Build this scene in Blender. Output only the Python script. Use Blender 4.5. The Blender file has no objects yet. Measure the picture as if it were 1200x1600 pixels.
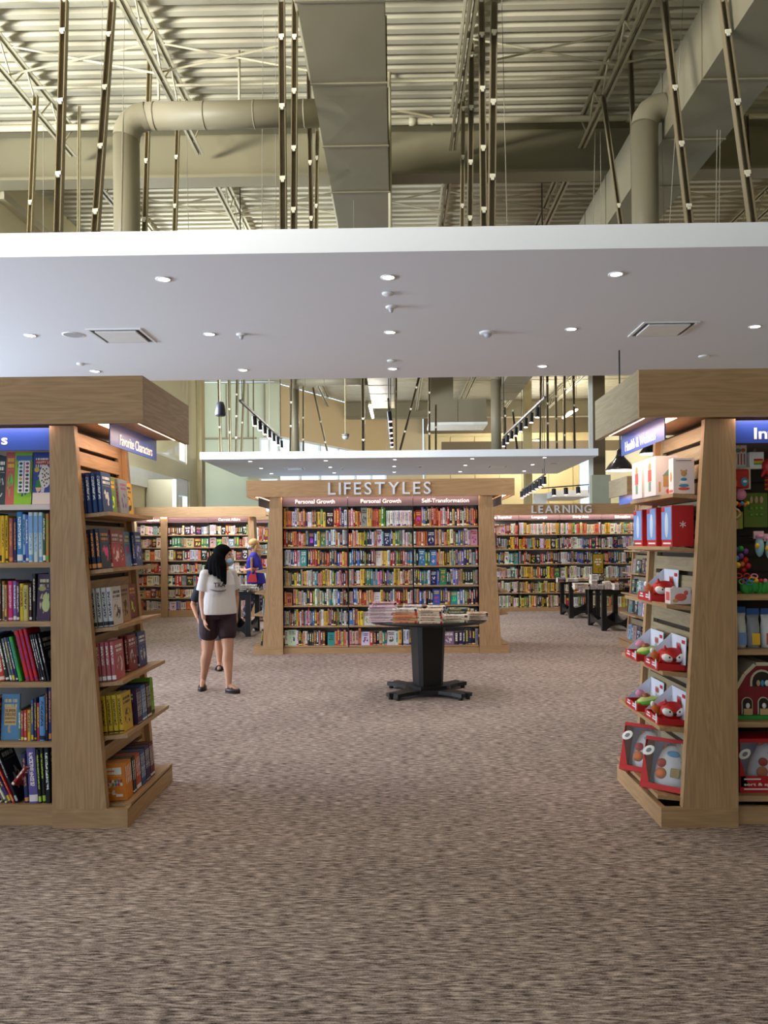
import bpy, bmesh, math, random
from mathutils import Vector, Matrix, Euler

# ------------------------------------------------------------------ camera
F = 1248.0; CU, CV = 600.0, 850.0; EYE = 1.6
YAW = math.atan(22 / F); ROLL = math.radians(0.45)
scene = bpy.context.scene
COL = scene.collection
cam_d = bpy.data.cameras.new('camera'); cam = bpy.data.objects.new('camera', cam_d)
COL.objects.link(cam); scene.camera = cam
cam_d.sensor_fit = 'VERTICAL'; cam_d.sensor_height = 36; cam_d.sensor_width = 27
cam_d.lens = F * 36 / 1600; cam_d.shift_y = 50 / 1600
cam_d.clip_start = 0.05; cam_d.clip_end = 200
cam.matrix_world = (Matrix.Translation((0, 0, EYE)) @ Matrix.Rotation(YAW, 4, 'Z')
                    @ Matrix.Rotation(math.pi / 2, 4, 'X') @ Matrix.Rotation(-ROLL, 4, 'Z'))

# ------------------------------------------------------------------ world, daylight, exposure
vs = scene.view_settings
vs.view_transform = 'Standard'; vs.look = 'None'; vs.gamma = 1; vs.use_curve_mapping = False
vs.exposure = 0.3
scene.cycles.max_bounces = 8; scene.cycles.diffuse_bounces = 5; scene.cycles.glossy_bounces = 3
scene.cycles.transparent_max_bounces = 8; scene.cycles.sample_clamp_indirect = 6
scene.cycles.caustics_reflective = False; scene.cycles.caustics_refractive = False
w = bpy.data.worlds.new('daylight'); scene.world = w; w.use_nodes = True
bg = w.node_tree.nodes['Background']
bg.inputs[0].default_value = (0.54, 0.74, 1.0, 1); bg.inputs[1].default_value = 1.9

def area(name, loc, rot, sx, sy, power, color, parent=None, spread=math.pi):
    l = bpy.data.lights.new(name, 'AREA'); l.shape = 'RECTANGLE'; l.size = sx; l.size_y = sy
    l.energy = power; l.color = color; l.spread = spread
    o = bpy.data.objects.new(name, l); COL.objects.link(o); o.location = loc; o.rotation_euler = rot
    if parent:
        o.parent = parent; o.location = Vector(loc) - parent.location
    return o

# left shop-window daylight outside the frame, plus an added fill for the roof deck
area('deck_fill_light', (-9.5, 1.0, 4.4), Vector((.72, .58, .50)).to_track_quat('-Z', 'Y').to_euler(), 5.0, 1.2, 760, (1.0, 0.97, 0.89), None, math.radians(80))  # added lamp, beam narrowed to light the deck and miss the panel edge
area('window_daylight', (-12.5, 7.5, 2.0), (0, math.radians(-96), 0), 2.6, 6.0, 1150, (0.80, 0.90, 1.0))
area('back_window_daylight', (-6.4, 16.8, 4.5), Vector((.80, .45, .30)).to_track_quat('-Z', 'Y').to_euler(), 4.6, 1.5, 1700, (0.86, 0.93, 1.0))

def W(u, v, Y):
    "world point on the plane y = Y that the photograph shows at pixel (u, v)"
    x = (u - CU) / F; y = (CV - v) / F
    c, s = math.cos(ROLL), math.sin(ROLL)
    x0, y0 = x * c + y * s, -x * s + y * c
    dx = x0 * math.cos(YAW) - math.sin(YAW); dy = x0 * math.sin(YAW) + math.cos(YAW)
    t = Y / dy
    return Vector((dx * t, Y, EYE + y0 * t))
def WZ(u, v, Z):
    "world point on the plane z = Z seen at pixel (u, v)"
    a = W(u, v, 1.0); t = (Z - EYE) / (a.z - EYE)
    return Vector((a.x * t, t, Z))
def XU(u, v, Y): return W(u, v, Y).x
def ZV(u, v, Y): return W(u, v, Y).z

# ------------------------------------------------------------------ colour and material helpers
def lin(c):
    def f(x):
        x /= 255.0
        return x / 12.92 if x <= 0.04045 else ((x + 0.055) / 1.055) ** 2.4
    return (f(c[0]), f(c[1]), f(c[2]), 1.0)
MATS = {}
def newmat(name):
    m = bpy.data.materials.new(name); m.use_nodes = True
    nt = m.node_tree; b = nt.nodes['Principled BSDF']
    return m, nt, b
def N(nt, t, **kw):
    n = nt.nodes.new(t)
    for k, v in kw.items(): setattr(n, k, v)
    return n
def math_n(nt, op, a, b=None, c=None):
    n = nt.nodes.new('ShaderNodeMath'); n.operation = op
    for i, x in enumerate((a, b, c)):
        if x is None: continue
        if isinstance(x, (int, float)): n.inputs[i].default_value = x
        else: nt.links.new(x, n.inputs[i])
    return n.outputs[0]
def mixc(nt, f, a, b):
    n = nt.nodes.new('ShaderNodeMix'); n.data_type = 'RGBA'
    for s, x in ((0, f), (6, a), (7, b)):
        if isinstance(x, (int, float, tuple)): n.inputs[s].default_value = x
        else: nt.links.new(x, n.inputs[s])
    return n.outputs[2]
def plain(name, rgb, rough=0.6, metal=0.0, noise=0.06, scale=6.0, spec=0.4, coat=0.0):
    if name in MATS: return MATS[name]
    m, nt, b = newmat(name)
    tc = N(nt, 'ShaderNodeTexCoord'); nz = N(nt, 'ShaderNodeTexNoise')
    nz.inputs['Scale'].default_value = scale; nz.inputs['Detail'].default_value = 3
    nt.links.new(tc.outputs['Object'], nz.inputs['Vector'])
    c = lin(rgb)
    a = tuple(x * (1 - noise) for x in c[:3]) + (1,); d = tuple(min(1, x * (1 + noise)) for x in c[:3]) + (1,)
    nt.links.new(mixc(nt, nz.outputs['Fac'], a, d), b.inputs['Base Color'])
    b.inputs['Roughness'].default_value = rough; b.inputs['Metallic'].default_value = metal
    b.inputs['Specular IOR Level'].default_value = spec
    b.inputs['Coat Weight'].default_value = coat
    MATS[name] = m; return m
def glow(name, rgb, strength):
    if name in MATS: return MATS[name]
    m, nt, b = newmat(name)
    b.inputs['Base Color'].default_value = lin(rgb)
    b.inputs['Emission Color'].default_value = lin(rgb); b.inputs['Emission Strength'].default_value = strength
    MATS[name] = m; return m
def wood(name, axis, lo=(148, 113, 78), hi=(194, 158, 118)):
    if name in MATS: return MATS[name]
    m, nt, b = newmat(name)
    tc = N(nt, 'ShaderNodeTexCoord'); mp = N(nt, 'ShaderNodeMapping')
    sc = [7.0, 7.0, 7.0]; sc['XYZ'.index(axis)] = 0.7
    mp.inputs['Scale'].default_value = sc
    nt.links.new(tc.outputs['Object'], mp.inputs['Vector'])
    n1 = N(nt, 'ShaderNodeTexNoise'); n1.inputs['Scale'].default_value = 1.1; n1.inputs['Detail'].default_value = 2
    n1.inputs['Distortion'].default_value = 0.5
    nt.links.new(mp.outputs[0], n1.inputs['Vector'])
    ring = math_n(nt, 'FRACT', math_n(nt, 'MULTIPLY', n1.outputs['Fac'], 13.0))
    ring = math_n(nt, 'ABSOLUTE', math_n(nt, 'SUBTRACT', math_n(nt, 'MULTIPLY', ring, 2.0), 1.0))
    mp2 = N(nt, 'ShaderNodeMapping'); s2 = [90.0] * 3; s2['XYZ'.index(axis)] = 3.0
    mp2.inputs['Scale'].default_value = s2
    nt.links.new(tc.outputs['Object'], mp2.inputs['Vector'])
    n2 = N(nt, 'ShaderNodeTexNoise'); n2.inputs['Scale'].default_value = 1.0; n2.inputs['Detail'].default_value = 3
    nt.links.new(mp2.outputs[0], n2.inputs['Vector'])
    f = math_n(nt, 'ADD', math_n(nt, 'MULTIPLY', ring, 0.28), math_n(nt, 'MULTIPLY', n2.outputs['Fac'], 0.9))
    f = math_n(nt, 'MINIMUM', math_n(nt, 'SUBTRACT', f, 0.1), 1.0)
    nt.links.new(mixc(nt, f, lin(lo), lin(hi)), b.inputs['Base Color'])
    b.inputs['Roughness'].default_value = 0.5; b.inputs['Specular IOR Level'].default_value = 0.3
    bp = N(nt, 'ShaderNodeBump'); bp.inputs['Strength'].default_value = 0.08; bp.inputs['Distance'].default_value = 0.01
    nt.links.new(n2.outputs['Fac'], bp.inputs['Height']); nt.links.new(bp.outputs[0], b.inputs['Normal'])
    MATS[name] = m; return m
OAKX, OAKY, OAKZ = wood('oak_grain_x', 'X'), wood('oak_grain_y', 'Y'), wood('oak_grain_z', 'Z')
PALEZ = wood('pale_oak_z', 'Y', (136, 120, 92), (172, 156, 124))

def book_print():
    m, nt, b = newmat('printed_paper')
    uv = N(nt, 'ShaderNodeUVMap'); sp = N(nt, 'ShaderNodeSeparateXYZ'); nt.links.new(uv.outputs[0], sp.inputs[0])
    x, y = sp.outputs[0], sp.outputs[1]
    ba = N(nt, 'ShaderNodeAttribute', attribute_name='base'); ac = N(nt, 'ShaderNodeAttribute', attribute_name='acc')
    seed = ac.outputs['Alpha']
    M = lambda op, a, b=None: math_n(nt, op, a, b)
    def noise(vx, vy, vz, det=1.0):
        c = N(nt, 'ShaderNodeCombineXYZ')
        for i, q in enumerate((vx, vy, vz)): nt.links.new(q, c.inputs[i])
        n = N(nt, 'ShaderNodeTexNoise'); n.inputs['Scale'].default_value = 1; n.inputs['Detail'].default_value = det
        nt.links.new(c.outputs[0], n.inputs['Vector']); return n.outputs['Fac']
    s50 = M('MULTIPLY', seed, 50.0)
    # spine (0 < x < 1): title running along the spine, a foot band
    sx = M('ABSOLUTE', M('SUBTRACT', x, 0.5))
    on_s = M('MULTIPLY', M('GREATER_THAN', x, 0.0), M('LESS_THAN', x, 1.0))
    t1 = M('GREATER_THAN', noise(M('MULTIPLY', x, 5.0), M('MULTIPLY', y, 38.0), s50), 0.47)
    lo = M('ADD', M('MULTIPLY', seed, 0.25), 0.2)
    band = M('MULTIPLY', M('GREATER_THAN', y, lo), M('LESS_THAN', y, 0.9))
    t1 = M('MULTIPLY', M('MULTIPLY', t1, band), M('LESS_THAN', sx, 0.24))
    foot = M('MULTIPLY', M('LESS_THAN', y, M('MULTIPLY', M('FRACT', M('MULTIPLY', seed, 7.0)), 0.16)), M('GREATER_THAN', y, 0.03))
    m_s = M('MULTIPLY', on_s, M('MAXIMUM', t1, foot))
    # cover (2 < x < 3): rows of title lettering and a picture
    cx = M('SUBTRACT', x, 2.5); on_c = M('MULTIPLY', M('GREATER_THAN', x, 2.0), M('LESS_THAN', x, 3.0))
    row = M('GREATER_THAN', M('FRACT', M('MULTIPLY', y, 9.0)), 0.38)
    rown = M('ADD', M('MULTIPLY', M('FLOOR', M('MULTIPLY', y, 9.0)), 7.3), s50)
    t2 = M('GREATER_THAN', noise(M('MULTIPLY', x, 24.0), rown, s50), 0.43)
    t2 = M('MULTIPLY', M('MULTIPLY', t2, row), M('MULTIPLY', M('MULTIPLY', M('GREATER_THAN', y, 0.66), M('LESS_THAN', y, 0.89)), M('LESS_THAN', M('ABSOLUTE', cx), 0.36)))
    pic = M('GREATER_THAN', noise(M('MULTIPLY', x, 5.0), M('MULTIPLY', y, 5.0), s50, 3.0), 0.52)
    d2 = M('ADD', M('MULTIPLY', M('MULTIPLY', cx, cx), 7.0), M('MULTIPLY', M('POWER', M('SUBTRACT', y, 0.38), 2.0), 14.0))
    pic = M('MULTIPLY', pic, M('LESS_THAN', d2, 0.7))
    m_c = M('MULTIPLY', on_c, t2); m_p = M('MULTIPLY', on_c, pic)
    hue = N(nt, 'ShaderNodeHueSaturation'); nt.links.new(ac.outputs['Color'], hue.inputs['Color'])
    nt.links.new(M('ADD', M('MULTIPLY', M('FRACT', M('MULTIPLY', seed, 13.0)), 0.5), 0.25), hue.inputs['Hue'])
    hue.inputs['Value'].default_value = 0.8
    c = mixc(nt, m_s, ba.outputs['Color'], ac.outputs['Color'])
    c = mixc(nt, m_p, c, hue.outputs['Color'])
    c = mixc(nt, m_c, c, ac.outputs['Color'])
    nt.links.new(c, b.inputs['Base Color'])
    b.inputs['Roughness'].default_value = 0.45; b.inputs['Specular IOR Level'].default_value = 0.35
    return m
PRINT = book_print()

# ------------------------------------------------------------------ object helpers
class MB:
    "collects shapes in world (or local) metres; link() makes ONE mesh object of them"
    def __init__(s): s.bm = bmesh.new()
    def box(s, x0, x1, y0, y1, z0, z1, bevel=0.0):
        vs = [s.bm.verts.new(p) for p in ((x0, y0, z0), (x1, y0, z0), (x1, y1, z0), (x0, y1, z0),
                                          (x0, y0, z1), (x1, y0, z1), (x1, y1, z1), (x0, y1, z1))]
        fs = [s.bm.faces.new([vs[i] for i in q]) for q in ((3, 2, 1, 0), (4, 5, 6, 7), (0, 1, 5, 4), (1, 2, 6, 5), (2, 3, 7, 6), (3, 0, 4, 7))]
        if bevel:
            es = {e for f in fs for e in f.edges}
            bmesh.ops.bevel(s.bm, geom=list(es), offset=bevel, segments=2, affect='EDGES', profile=0.5)
        return s
    def prism(s, pts, axis, a, b):
        "polygon pts in the two other axes, extruded from a to b along axis"
        def mk(p, q): return {'X': (q, p[0], p[1]), 'Y': (p[0], q, p[1]), 'Z': (p[0], p[1], q)}[axis]
        A = [s.bm.verts.new(mk(p, a)) for p in pts]; B = [s.bm.verts.new(mk(p, b)) for p in pts]
        n = len(pts)
        s.bm.faces.new(A[::-1]); s.bm.faces.new(B)
        for i in range(n): s.bm.faces.new((A[i], A[(i + 1) % n], B[(i + 1) % n], B[i]))
        return s
    def loft(s, rings, caps=True):
        R = [[s.bm.verts.new(p) for p in r] for r in rings]
        for a, b in zip(R, R[1:]):
            n = len(a)
            for i in range(n): s.bm.faces.new((a[i], a[(i + 1) % n], b[(i + 1) % n], b[i]))
        if caps: s.bm.faces.new(R[0][::-1]); s.bm.faces.new(R[-1])
        return s
    def tube(s, pts, rad, n=8, flat=None):
        pts = [Vector(p) for p in pts]; rads = rad if isinstance(rad, (list, tuple)) else [rad] * len(pts)
        rings = []; up0 = None
        for i, p in enumerate(pts):
            t = (pts[min(i + 1, len(pts) - 1)] - pts[max(i - 1, 0)]).normalized()
            if up0 is None:
                up0 = Vector((0, 0, 1)) if abs(t.z) < 0.9 else Vector((0, 1, 0))
            a = t.cross(up0).normalized(); b = t.cross(a).normalized(); up0 = -b if (-b).dot(up0) > 0 else b
            rings.append([p + (a * math.cos(2 * math.pi * k / n) + b * math.sin(2 * math.pi * k / n)) * rads[i] for k in range(n)])
        return s.loft(rings)
    def lathe(s, prof, c, n=24, ring=False):
        "profile (r, z) around the vertical through c; ring = closed profile with an open middle"
        rings = [[(c[0] + r * math.cos(2 * math.pi * k / n), c[1] + r * math.sin(2 * math.pi * k / n), c[2] + z) for k in range(n)] for r, z in prof]
        return s.loft(rings + rings[:1], False) if ring else s.loft(rings)
    def ball(s, c, r, rot=None, seg=14):
        M = Matrix.Translation(c)
        if rot: M = M @ Euler(rot).to_matrix().to_4x4()
        r = r if isinstance(r, (tuple, list)) else (r, r, r)
        bmesh.ops.create_uvsphere(s.bm, u_segments=seg, v_segments=max(6, seg * 2 // 3), radius=1.0, matrix=M @ Matrix.Diagonal((*r, 1)))
        return s
    def cap(s, p0, r0, p1, r1, n=12):
        "tapered capsule"
        p0, p1 = Vector(p0), Vector(p1); t = (p1 - p0).normalized()
        a = t.orthogonal().normalized(); b = t.cross(a); rings = []
        for k in range(0, 4):
            th = math.pi / 2 * (1 - k / 3.0) * 0.97
            rings.append((p0 - t * r0 * math.sin(th), r0 * math.cos(th)))
        for k in range(0, 4):
            th = math.pi / 2 * (k / 3.0) * 0.97
            rings.append((p1 + t * r1 * math.sin(th), r1 * math.cos(th)))
        return s.loft([[c + (a * math.cos(2 * math.pi * i / n) + b * math.sin(2 * math.pi * i / n)) * r for i in range(n)] for c, r in rings])
    def rbox(s, c, size, M=None, bevel=0.0):
        "box centred at c, then transformed by M"
        b = MB(); b.box(-size[0] / 2, size[0] / 2, -size[1] / 2, size[1] / 2, -size[2] / 2, size[2] / 2, bevel)
        T = Matrix.Translation(c) @ (M if M else Matrix())
        bmesh.ops.transform(b.bm, matrix=T, verts=b.bm.verts)
        me = bpy.data.meshes.new('tmp'); b.bm.to_mesh(me); b.bm.free(); s.bm.from_mesh(me); bpy.data.meshes.remove(me)
        return s
    def xf(s, M):
        bmesh.ops.transform(s.bm, matrix=M, verts=s.bm.verts); return s
    def link(s, name, mat, parent=None, smooth=False, local=False):
        if not local and parent is not None:
            o = parent.location if parent.parent is None else parent.parent.location
            bmesh.ops.translate(s.bm, vec=-Vector(o), verts=s.bm.verts)
        bmesh.ops.recalc_face_normals(s.bm, faces=s.bm.faces)
        me = bpy.data.meshes.new(name); s.bm.to_mesh(me); s.bm.free()
        me.materials.append(mat)
        if smooth:
            me.polygons.foreach_set('use_smooth', [True] * len(me.polygons))
        ob = bpy.data.objects.new(name, me); COL.objects.link(ob)
        if parent is not None: ob.parent = parent
        return ob
def smooth_angle(ob, deg=35):
    me = ob.data
    me.polygons.foreach_set('use_smooth', [True] * len(me.polygons))
    me.set_sharp_from_angle(angle=math.radians(deg)); return ob
def tag(o, label, cat, group=None, kind=None):
    o['label'] = label; o['category'] = cat
    if group: o['group'] = group
    if kind: o['kind'] = kind
    return o
def thing(name, label, cat, loc, group=None, rot=None):
    o = bpy.data.objects.new(name, None); COL.objects.link(o); o.empty_display_size = 0.1
    o.location = loc
    if rot is not None: o.rotation_euler = rot
    return tag(o, label, cat, group)
def struct(o, label=None):
    o['kind'] = 'structure'
    if label: o['label'] = label
    return o
def structroot(name, loc=(0, 0, 0)):
    o = bpy.data.objects.new(name, None); COL.objects.link(o); o.location = loc
    o['kind'] = 'structure'; return o
def copy_thing(o, label=None):
    c = o.copy(); COL.objects.link(c)
    for ch in list(o.children):
        d = ch.copy(); COL.objects.link(d); d.parent = c
        for g in ch.children:
            e = g.copy(); COL.objects.link(e); e.parent = d
    if label: c['label'] = label
    return c
ORD = ['first', 'second', 'third', 'fourth', 'fifth', 'sixth', 'seventh', 'eighth', 'ninth', 'tenth', 'eleventh', 'twelfth',
       'thirteenth', 'fourteenth', 'fifteenth', 'sixteenth', 'seventeenth', 'eighteenth', 'nineteenth']
TENS = ['twenty', 'thirty', 'forty', 'fifty']
def ordn(i):
    n = i + 1
    if n < 20: return ORD[i]
    t, r = divmod(n, 10)
    return {2: 'twentieth', 3: 'thirtieth', 4: 'fortieth'}[t] if r == 0 else TENS[t - 2] + '-' + ORD[r - 1]

_fc = {}
def glyph(body, depth=0.0, bold=0.0):
    "flat text mesh data (verts, faces) in unit size"
    k = (body, depth, bold)
    if k in _fc: return _fc[k]
    cu = bpy.data.curves.new('t', 'FONT'); cu.body = body; cu.size = 1; cu.extrude = depth; cu.offset = bold
    cu.resolution_u = 3
    ob = bpy.data.objects.new('t', cu); COL.objects.link(ob)
    dg = bpy.context.evaluated_depsgraph_get(); dg.update()
    me = bpy.data.meshes.new_from_object(ob.evaluated_get(dg))
    r = ([tuple(v.co) for v in me.vertices], [tuple(p.vertices) for p in me.polygons])
    bpy.data.objects.remove(ob); bpy.data.curves.remove(cu); bpy.data.meshes.remove(me)
    _fc[k] = r; return r
def basis(face):
    return {'-y': (Vector((1, 0, 0)), Vector((0, 0, 1)), Vector((0, -1, 0))),
            '+x': (Vector((0, 1, 0)), Vector((0, 0, 1)), Vector((1, 0, 0))),
            '-x': (Vector((0, -1, 0)), Vector((0, 0, 1)), Vector((-1, 0, 0)))}[face]
def text(name, body, mat, parent, c, w=None, h=0.1, face='-y', depth=0.004, bold=0.0, local=False, axes=None):
    "lettering centred at c, h = height of its tallest letter, w = total width"
    vs_, fs_ = glyph(body, 0.5, bold)
    xs = [p[0] for p in vs_]; ys = [p[1] for p in vs_]
    x0, x1, y0, y1 = min(xs), max(xs), min(ys), max(ys)
    sy = h / (y1 - y0); sx = (w / (x1 - x0)) if w else sy
    r, u, n = axes if axes else basis(face)
    if ' ' in body:                                  # one part per word
        ws_ = body.split(' ')
        for i in range(len(ws_)):
            px_ = [p[0] for p in glyph(' '.join(ws_[:i + 1]), 0.5, bold)[0]]; wv = glyph(ws_[i], 0.5, bold)[0]
            wx, wy = [p[0] for p in wv], [p[1] for p in wv]; ww = max(wx) - min(wx)
            cc = Vector(c) + r * ((max(px_) - ww / 2 - (x0 + x1) / 2) * sx) + u * (((max(wy) + min(wy)) / 2 - (y0 + y1) / 2) * sy)
            text(name, ws_[i], mat, parent, cc, ww * sx, (max(wy) - min(wy)) * sy, face, depth, bold, local, axes)
        return None
    c = Vector(c); o = Vector((0, 0, 0))
    if not local and parent is not None: o = Vector(parent.location if parent.parent is None else parent.parent.location)
    P = [c - o + r * ((p[0] - (x0 + x1) / 2) * sx) + u * ((p[1] - (y0 + y1) / 2) * sy) + n * (p[2] * depth + depth * 0.5) for p in vs_]
    me = bpy.data.meshes.new(name); me.from_pydata(P, [], fs_); me.materials.append(mat)
    ob = bpy.data.objects.new(name, me); COL.objects.link(ob); ob.parent = parent
    return ob
def letters(body, mat, parent, x0, x1, y, z0, z1, depth=0.03, bold=0.0):
    "separate raised letters filling x0..x1"
    adv = []
    for ch in body:
        v_, f_ = glyph(ch, 0.5, bold); xs = [p[0] for p in v_]; adv.append(max(xs) - min(xs))
    vI, _ = glyph('E', 0.5, bold); cap_h = max(p[1] for p in vI) - min(p[1] for p in vI)
    s = (z1 - z0) / cap_h
    gap = ((x1 - x0) - sum(adv) * s) / (len(body) - 1); x = x0
    for ch, a in zip(body, adv):
        v_, f_ = glyph(ch, 0.5, bold); ys = [p[1] for p in v_]
        hh = (max(ys) - min(ys)) * s
        text('letter', ch, mat, parent, (x + a * s / 2, y, (z0 + z1) / 2), a * s, hh, '-y', depth, bold)
        x += a * s + gap

# ------------------------------------------------------------------ books
PAL = {'r': ((190, 40, 38), 'red'), 'o': ((222, 118, 66), 'orange'), 'y': ((232, 196, 52), 'yellow'), 'w': ((226, 222, 218), 'white'),
       'k': ((34, 32, 36), 'black'), 'n': ((38, 44, 92), 'navy'), 'b': ((62, 104, 190), 'blue'), 'c': ((52, 142, 156), 'teal'),
       'g': ((70, 132, 82), 'green'), 'l': ((150, 190, 60), 'lime green'), 'p': ((214, 150, 150), 'pink'), 'v': ((122, 92, 160), 'purple'),
       'm': ((116, 34, 48), 'maroon'), 't': ((206, 180, 138), 'tan'), 'e': ((150, 152, 158), 'grey'), 'h': ((102, 66, 46), 'brown'),
       's': ((140, 178, 214), 'sky blue'), 'x': ((64, 68, 78), 'charcoal'), 'i': ((226, 60, 120), 'magenta'), 'u': ((52, 96, 60), 'dark green'),
       'a': ((240, 226, 190), 'cream'), 'z': ((244, 142, 30), 'bright orange')}
RNG = random.Random(11)
def accent(rgb):
    L = 0.3 * rgb[0] + 0.59 * rgb[1] + 0.11 * rgb[2]
    return RNG.choice([(245, 240, 228), (245, 240, 228), (240, 214, 80), (230, 150, 90)]) if L < 130 else RNG.choice([(30, 30, 36), (170, 30, 36), (30, 50, 120), (90, 40, 40)])
def jit(rgb, k=14):
    g = sum(rgb) / 3; return tuple(max(8, min(250, (c * .88 + g * .12) * .93 + RNG.randint(-k, k))) for c in rgb)
PAGE = lin((226, 216, 196))
class QB:
    def __init__(s): s.v = []; s.f = []; s.uv = []; s.b = []; s.a = []
    def quad(s, ps, uv, b, a):
        i = len(s.v); s.v += [tuple(p) for p in ps]; s.f.append(tuple(range(i, i + len(ps)))); s.uv += uv
        s.b += [b] * len(ps); s.a += [a] * len(ps)
    def cuboid(s, M, x0, x1, y0, y1, z0, z1, b, a, u0=-2.0):
        P = [M @ Vector(p) for p in ((x0, y0, z0), (x1, y0, z0), (x1, y1, z0), (x0, y1, z0), (x0, y0, z1), (x1, y0, z1), (x1, y1, z1), (x0, y1, z1))]
        nu = [(-1, 0)] * 4
        cu = [(u0 + 0, 0), (u0 + 1, 0), (u0 + 1, 1), (u0 + 0, 1)]
        for q, uu in (((3, 2, 1, 0), nu), ((4, 5, 6, 7), nu), ((0, 1, 5, 4), nu), ((1, 2, 6, 5), cu), ((2, 3, 7, 6), nu), ((3, 0, 4, 7), cu)):
            s.quad([P[i] for i in q], uu, b, a)
    def book(s, M, t, d, h, base, acc, seed, part='all', th=0.0025):
        "book in its own frame: spine faces -y, covers face +-x, stands on z = 0"
        B = lin(base); A = lin(acc)[:3] + (seed,)
        if part in ('all', 'cover'):
            s.cuboid(M, -t / 2, -t / 2 + th, 0, d, 0, h, B, A, 2.0); s.cuboid(M, t / 2 - th, t / 2, 0, d, 0, h, B, A, 2.0)
            r = min(0.004, t * 0.2)
            pr = [(-t / 2, 0), (-t * 0.28, -r), (t * 0.28, -r), (t / 2, 0)]
            lo = [M @ Vector((p[0], p[1], 0)) for p in pr]; hi = [M @ Vector((p[0], p[1], h)) for p in pr]
            us = [0.001, 0.22, 0.78, 0.999]
            for i in range(3):
                s.quad([lo[i], lo[i + 1], hi[i + 1], hi[i]], [(us[i], 0), (us[i + 1], 0), (us[i + 1], 1), (us[i], 1)], B, A)
            nu = [(-1, 0)] * 4
            s.quad(lo[::-1], nu, B, A); s.quad(hi, nu, B, A)
            s.quad([lo[3], lo[0], hi[0], hi[3]], nu, B, A)
        if part in ('all', 'pages'):
            e = 0.003
            s.cuboid(M, -t / 2 + th, t / 2 - th, 0.0006, d - e, e, h - e, PAGE, (0, 0, 0, seed))
    def link(s, name, parent=None):
        me = bpy.data.meshes.new(name); me.from_pydata(s.v, [], s.f)
        l = me.uv_layers.new(name='UVMap'); l.data.foreach_set('uv', [c for p in s.uv for c in p])
        for nm, dat in (('base', s.b), ('acc', s.a)):
            at = me.color_attributes.new(nm, 'FLOAT_COLOR', 'CORNER'); at.data.foreach_set('color', [c for p in dat for c in p])
        me.materials.append(PRINT)
        ob = bpy.data.objects.new(name, me); COL.objects.link(ob)
        if parent: ob.parent = parent
        return ob
I4 = Matrix()
def solo_book(name, label, cat, M, t, d, h, base, acc=None, group=None, seed=None, parts=True):
    "one book: the thing is its cover, the page block its part"
    acc = acc or accent(base); seed = RNG.random() if seed is None else seed
    q = QB(); q.book(I4, t, d, h, base, acc, seed, 'cover' if parts else 'all')
    o = q.link(name); o.matrix_world = M; tag(o, label, cat, group)
    if parts:
        q = QB(); q.book(I4, t, d, h, base, acc, seed, 'pages'); q.link('pages', o)
    return o
def frame(loc, face, lean=0.0, tilt=0.0):
    """matrix of a standing book; face = direction its spine looks at;
    lean = degrees sideways, tilt = degrees leaning back"""
    ang = {'-y': 0, '+x': 90, '-x': -90, '+y': 180}[face]
    return (Matrix.Translation(loc) @ Matrix.Rotation(math.radians(ang), 4, 'Z') @ Matrix.Rotation(math.radians(-tilt), 4, 'X')
            @ Matrix.Rotation(math.radians(lean), 4, 'Y'))

# ================================================================== SETTING
def WX(u, v, X):
    a = W(u, v, 1.0); b = W(u, v, 2.0); d = b - a; t = (X - a.x) / d.x
    return a + d * t
def carpet():
    m, nt, b = newmat('carpet')
    tc = N(nt, 'ShaderNodeTexCoord')
    def nz(sc, det, scl=1.0):
        mp = N(nt, 'ShaderNodeMapping'); mp.inputs['Scale'].default_value = sc
        nt.links.new(tc.outputs['Object'], mp.inputs['Vector'])
        n = N(nt, 'ShaderNodeTexNoise'); n.inputs['Scale'].default_value = scl; n.inputs['Detail'].default_value = det
        nt.links.new(mp.outputs[0], n.inputs['Vector']); return n.outputs['Fac']
    a = nz((17, 95, 1), 5); d = nz((7, 42, 1), 3); e = nz((150, 300, 1), 2); g = nz((0.6, 1.1, 1), 2)
    f = math_n(nt, 'ADD', math_n(nt, 'MULTIPLY', a, 0.80), math_n(nt, 'MULTIPLY', d, 0.26))
    f = math_n(nt, 'ADD', f, math_n(nt, 'MULTIPLY', e, 0.34))
    f = math_n(nt, 'ADD', f, math_n(nt, 'MULTIPLY', g, 0.10))
    r = N(nt, 'ShaderNodeValToRGB'); nt.links.new(f, r.inputs[0])
    el = r.color_ramp.elements
    el[0].position = 0.58; el[0].color = lin((54, 47, 46)); el[1].position = 0.90; el[1].color = lin((200, 184, 176))
    x = el.new(0.67); x.color = lin((111, 98, 95)); x = el.new(0.78); x.color = lin((155, 140, 134))
    nt.links.new(r.outputs[0], b.inputs['Base Color']); b.inputs['Roughness'].default_value = 0.95
    b.inputs['Specular IOR Level'].default_value = 0.1
    bp = N(nt, 'ShaderNodeBump'); bp.inputs['Strength'].default_value = 0.35; bp.inputs['Distance'].default_value = 0.006
    nt.links.new(a, bp.inputs['Height']); nt.links.new(bp.outputs[0], b.inputs['Normal'])
    return m
XL = -5.85
AX_, AY_, BX_, BY_ = W(436, 681, 29.0).x, 29.0, -0.5, 36.0            # the slanted shop front at the back left
def edge_x(y, near=-13.0):
    "left edge of floor and roof"
    if y < 11.55: return near
    if y < 23.6: return XL - .2
    if y < 28.79: return -7.3
    return min(BX_, AX_ + (y - AY_) / (BY_ - AY_) * (BX_ - AX_)) - .1
FP = [(-13, -3.3), (14, -3.3), (14, 37), (BX_ - .1, 37), (BX_ - .1, BY_), (AX_ - .1, AY_), (AX_ - .1, 28.8), (-7.3, 28.8), (-7.3, 23.6), (XL - .2, 23.6), (XL - .2, 11.55), (-13, 11.55)]
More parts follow.
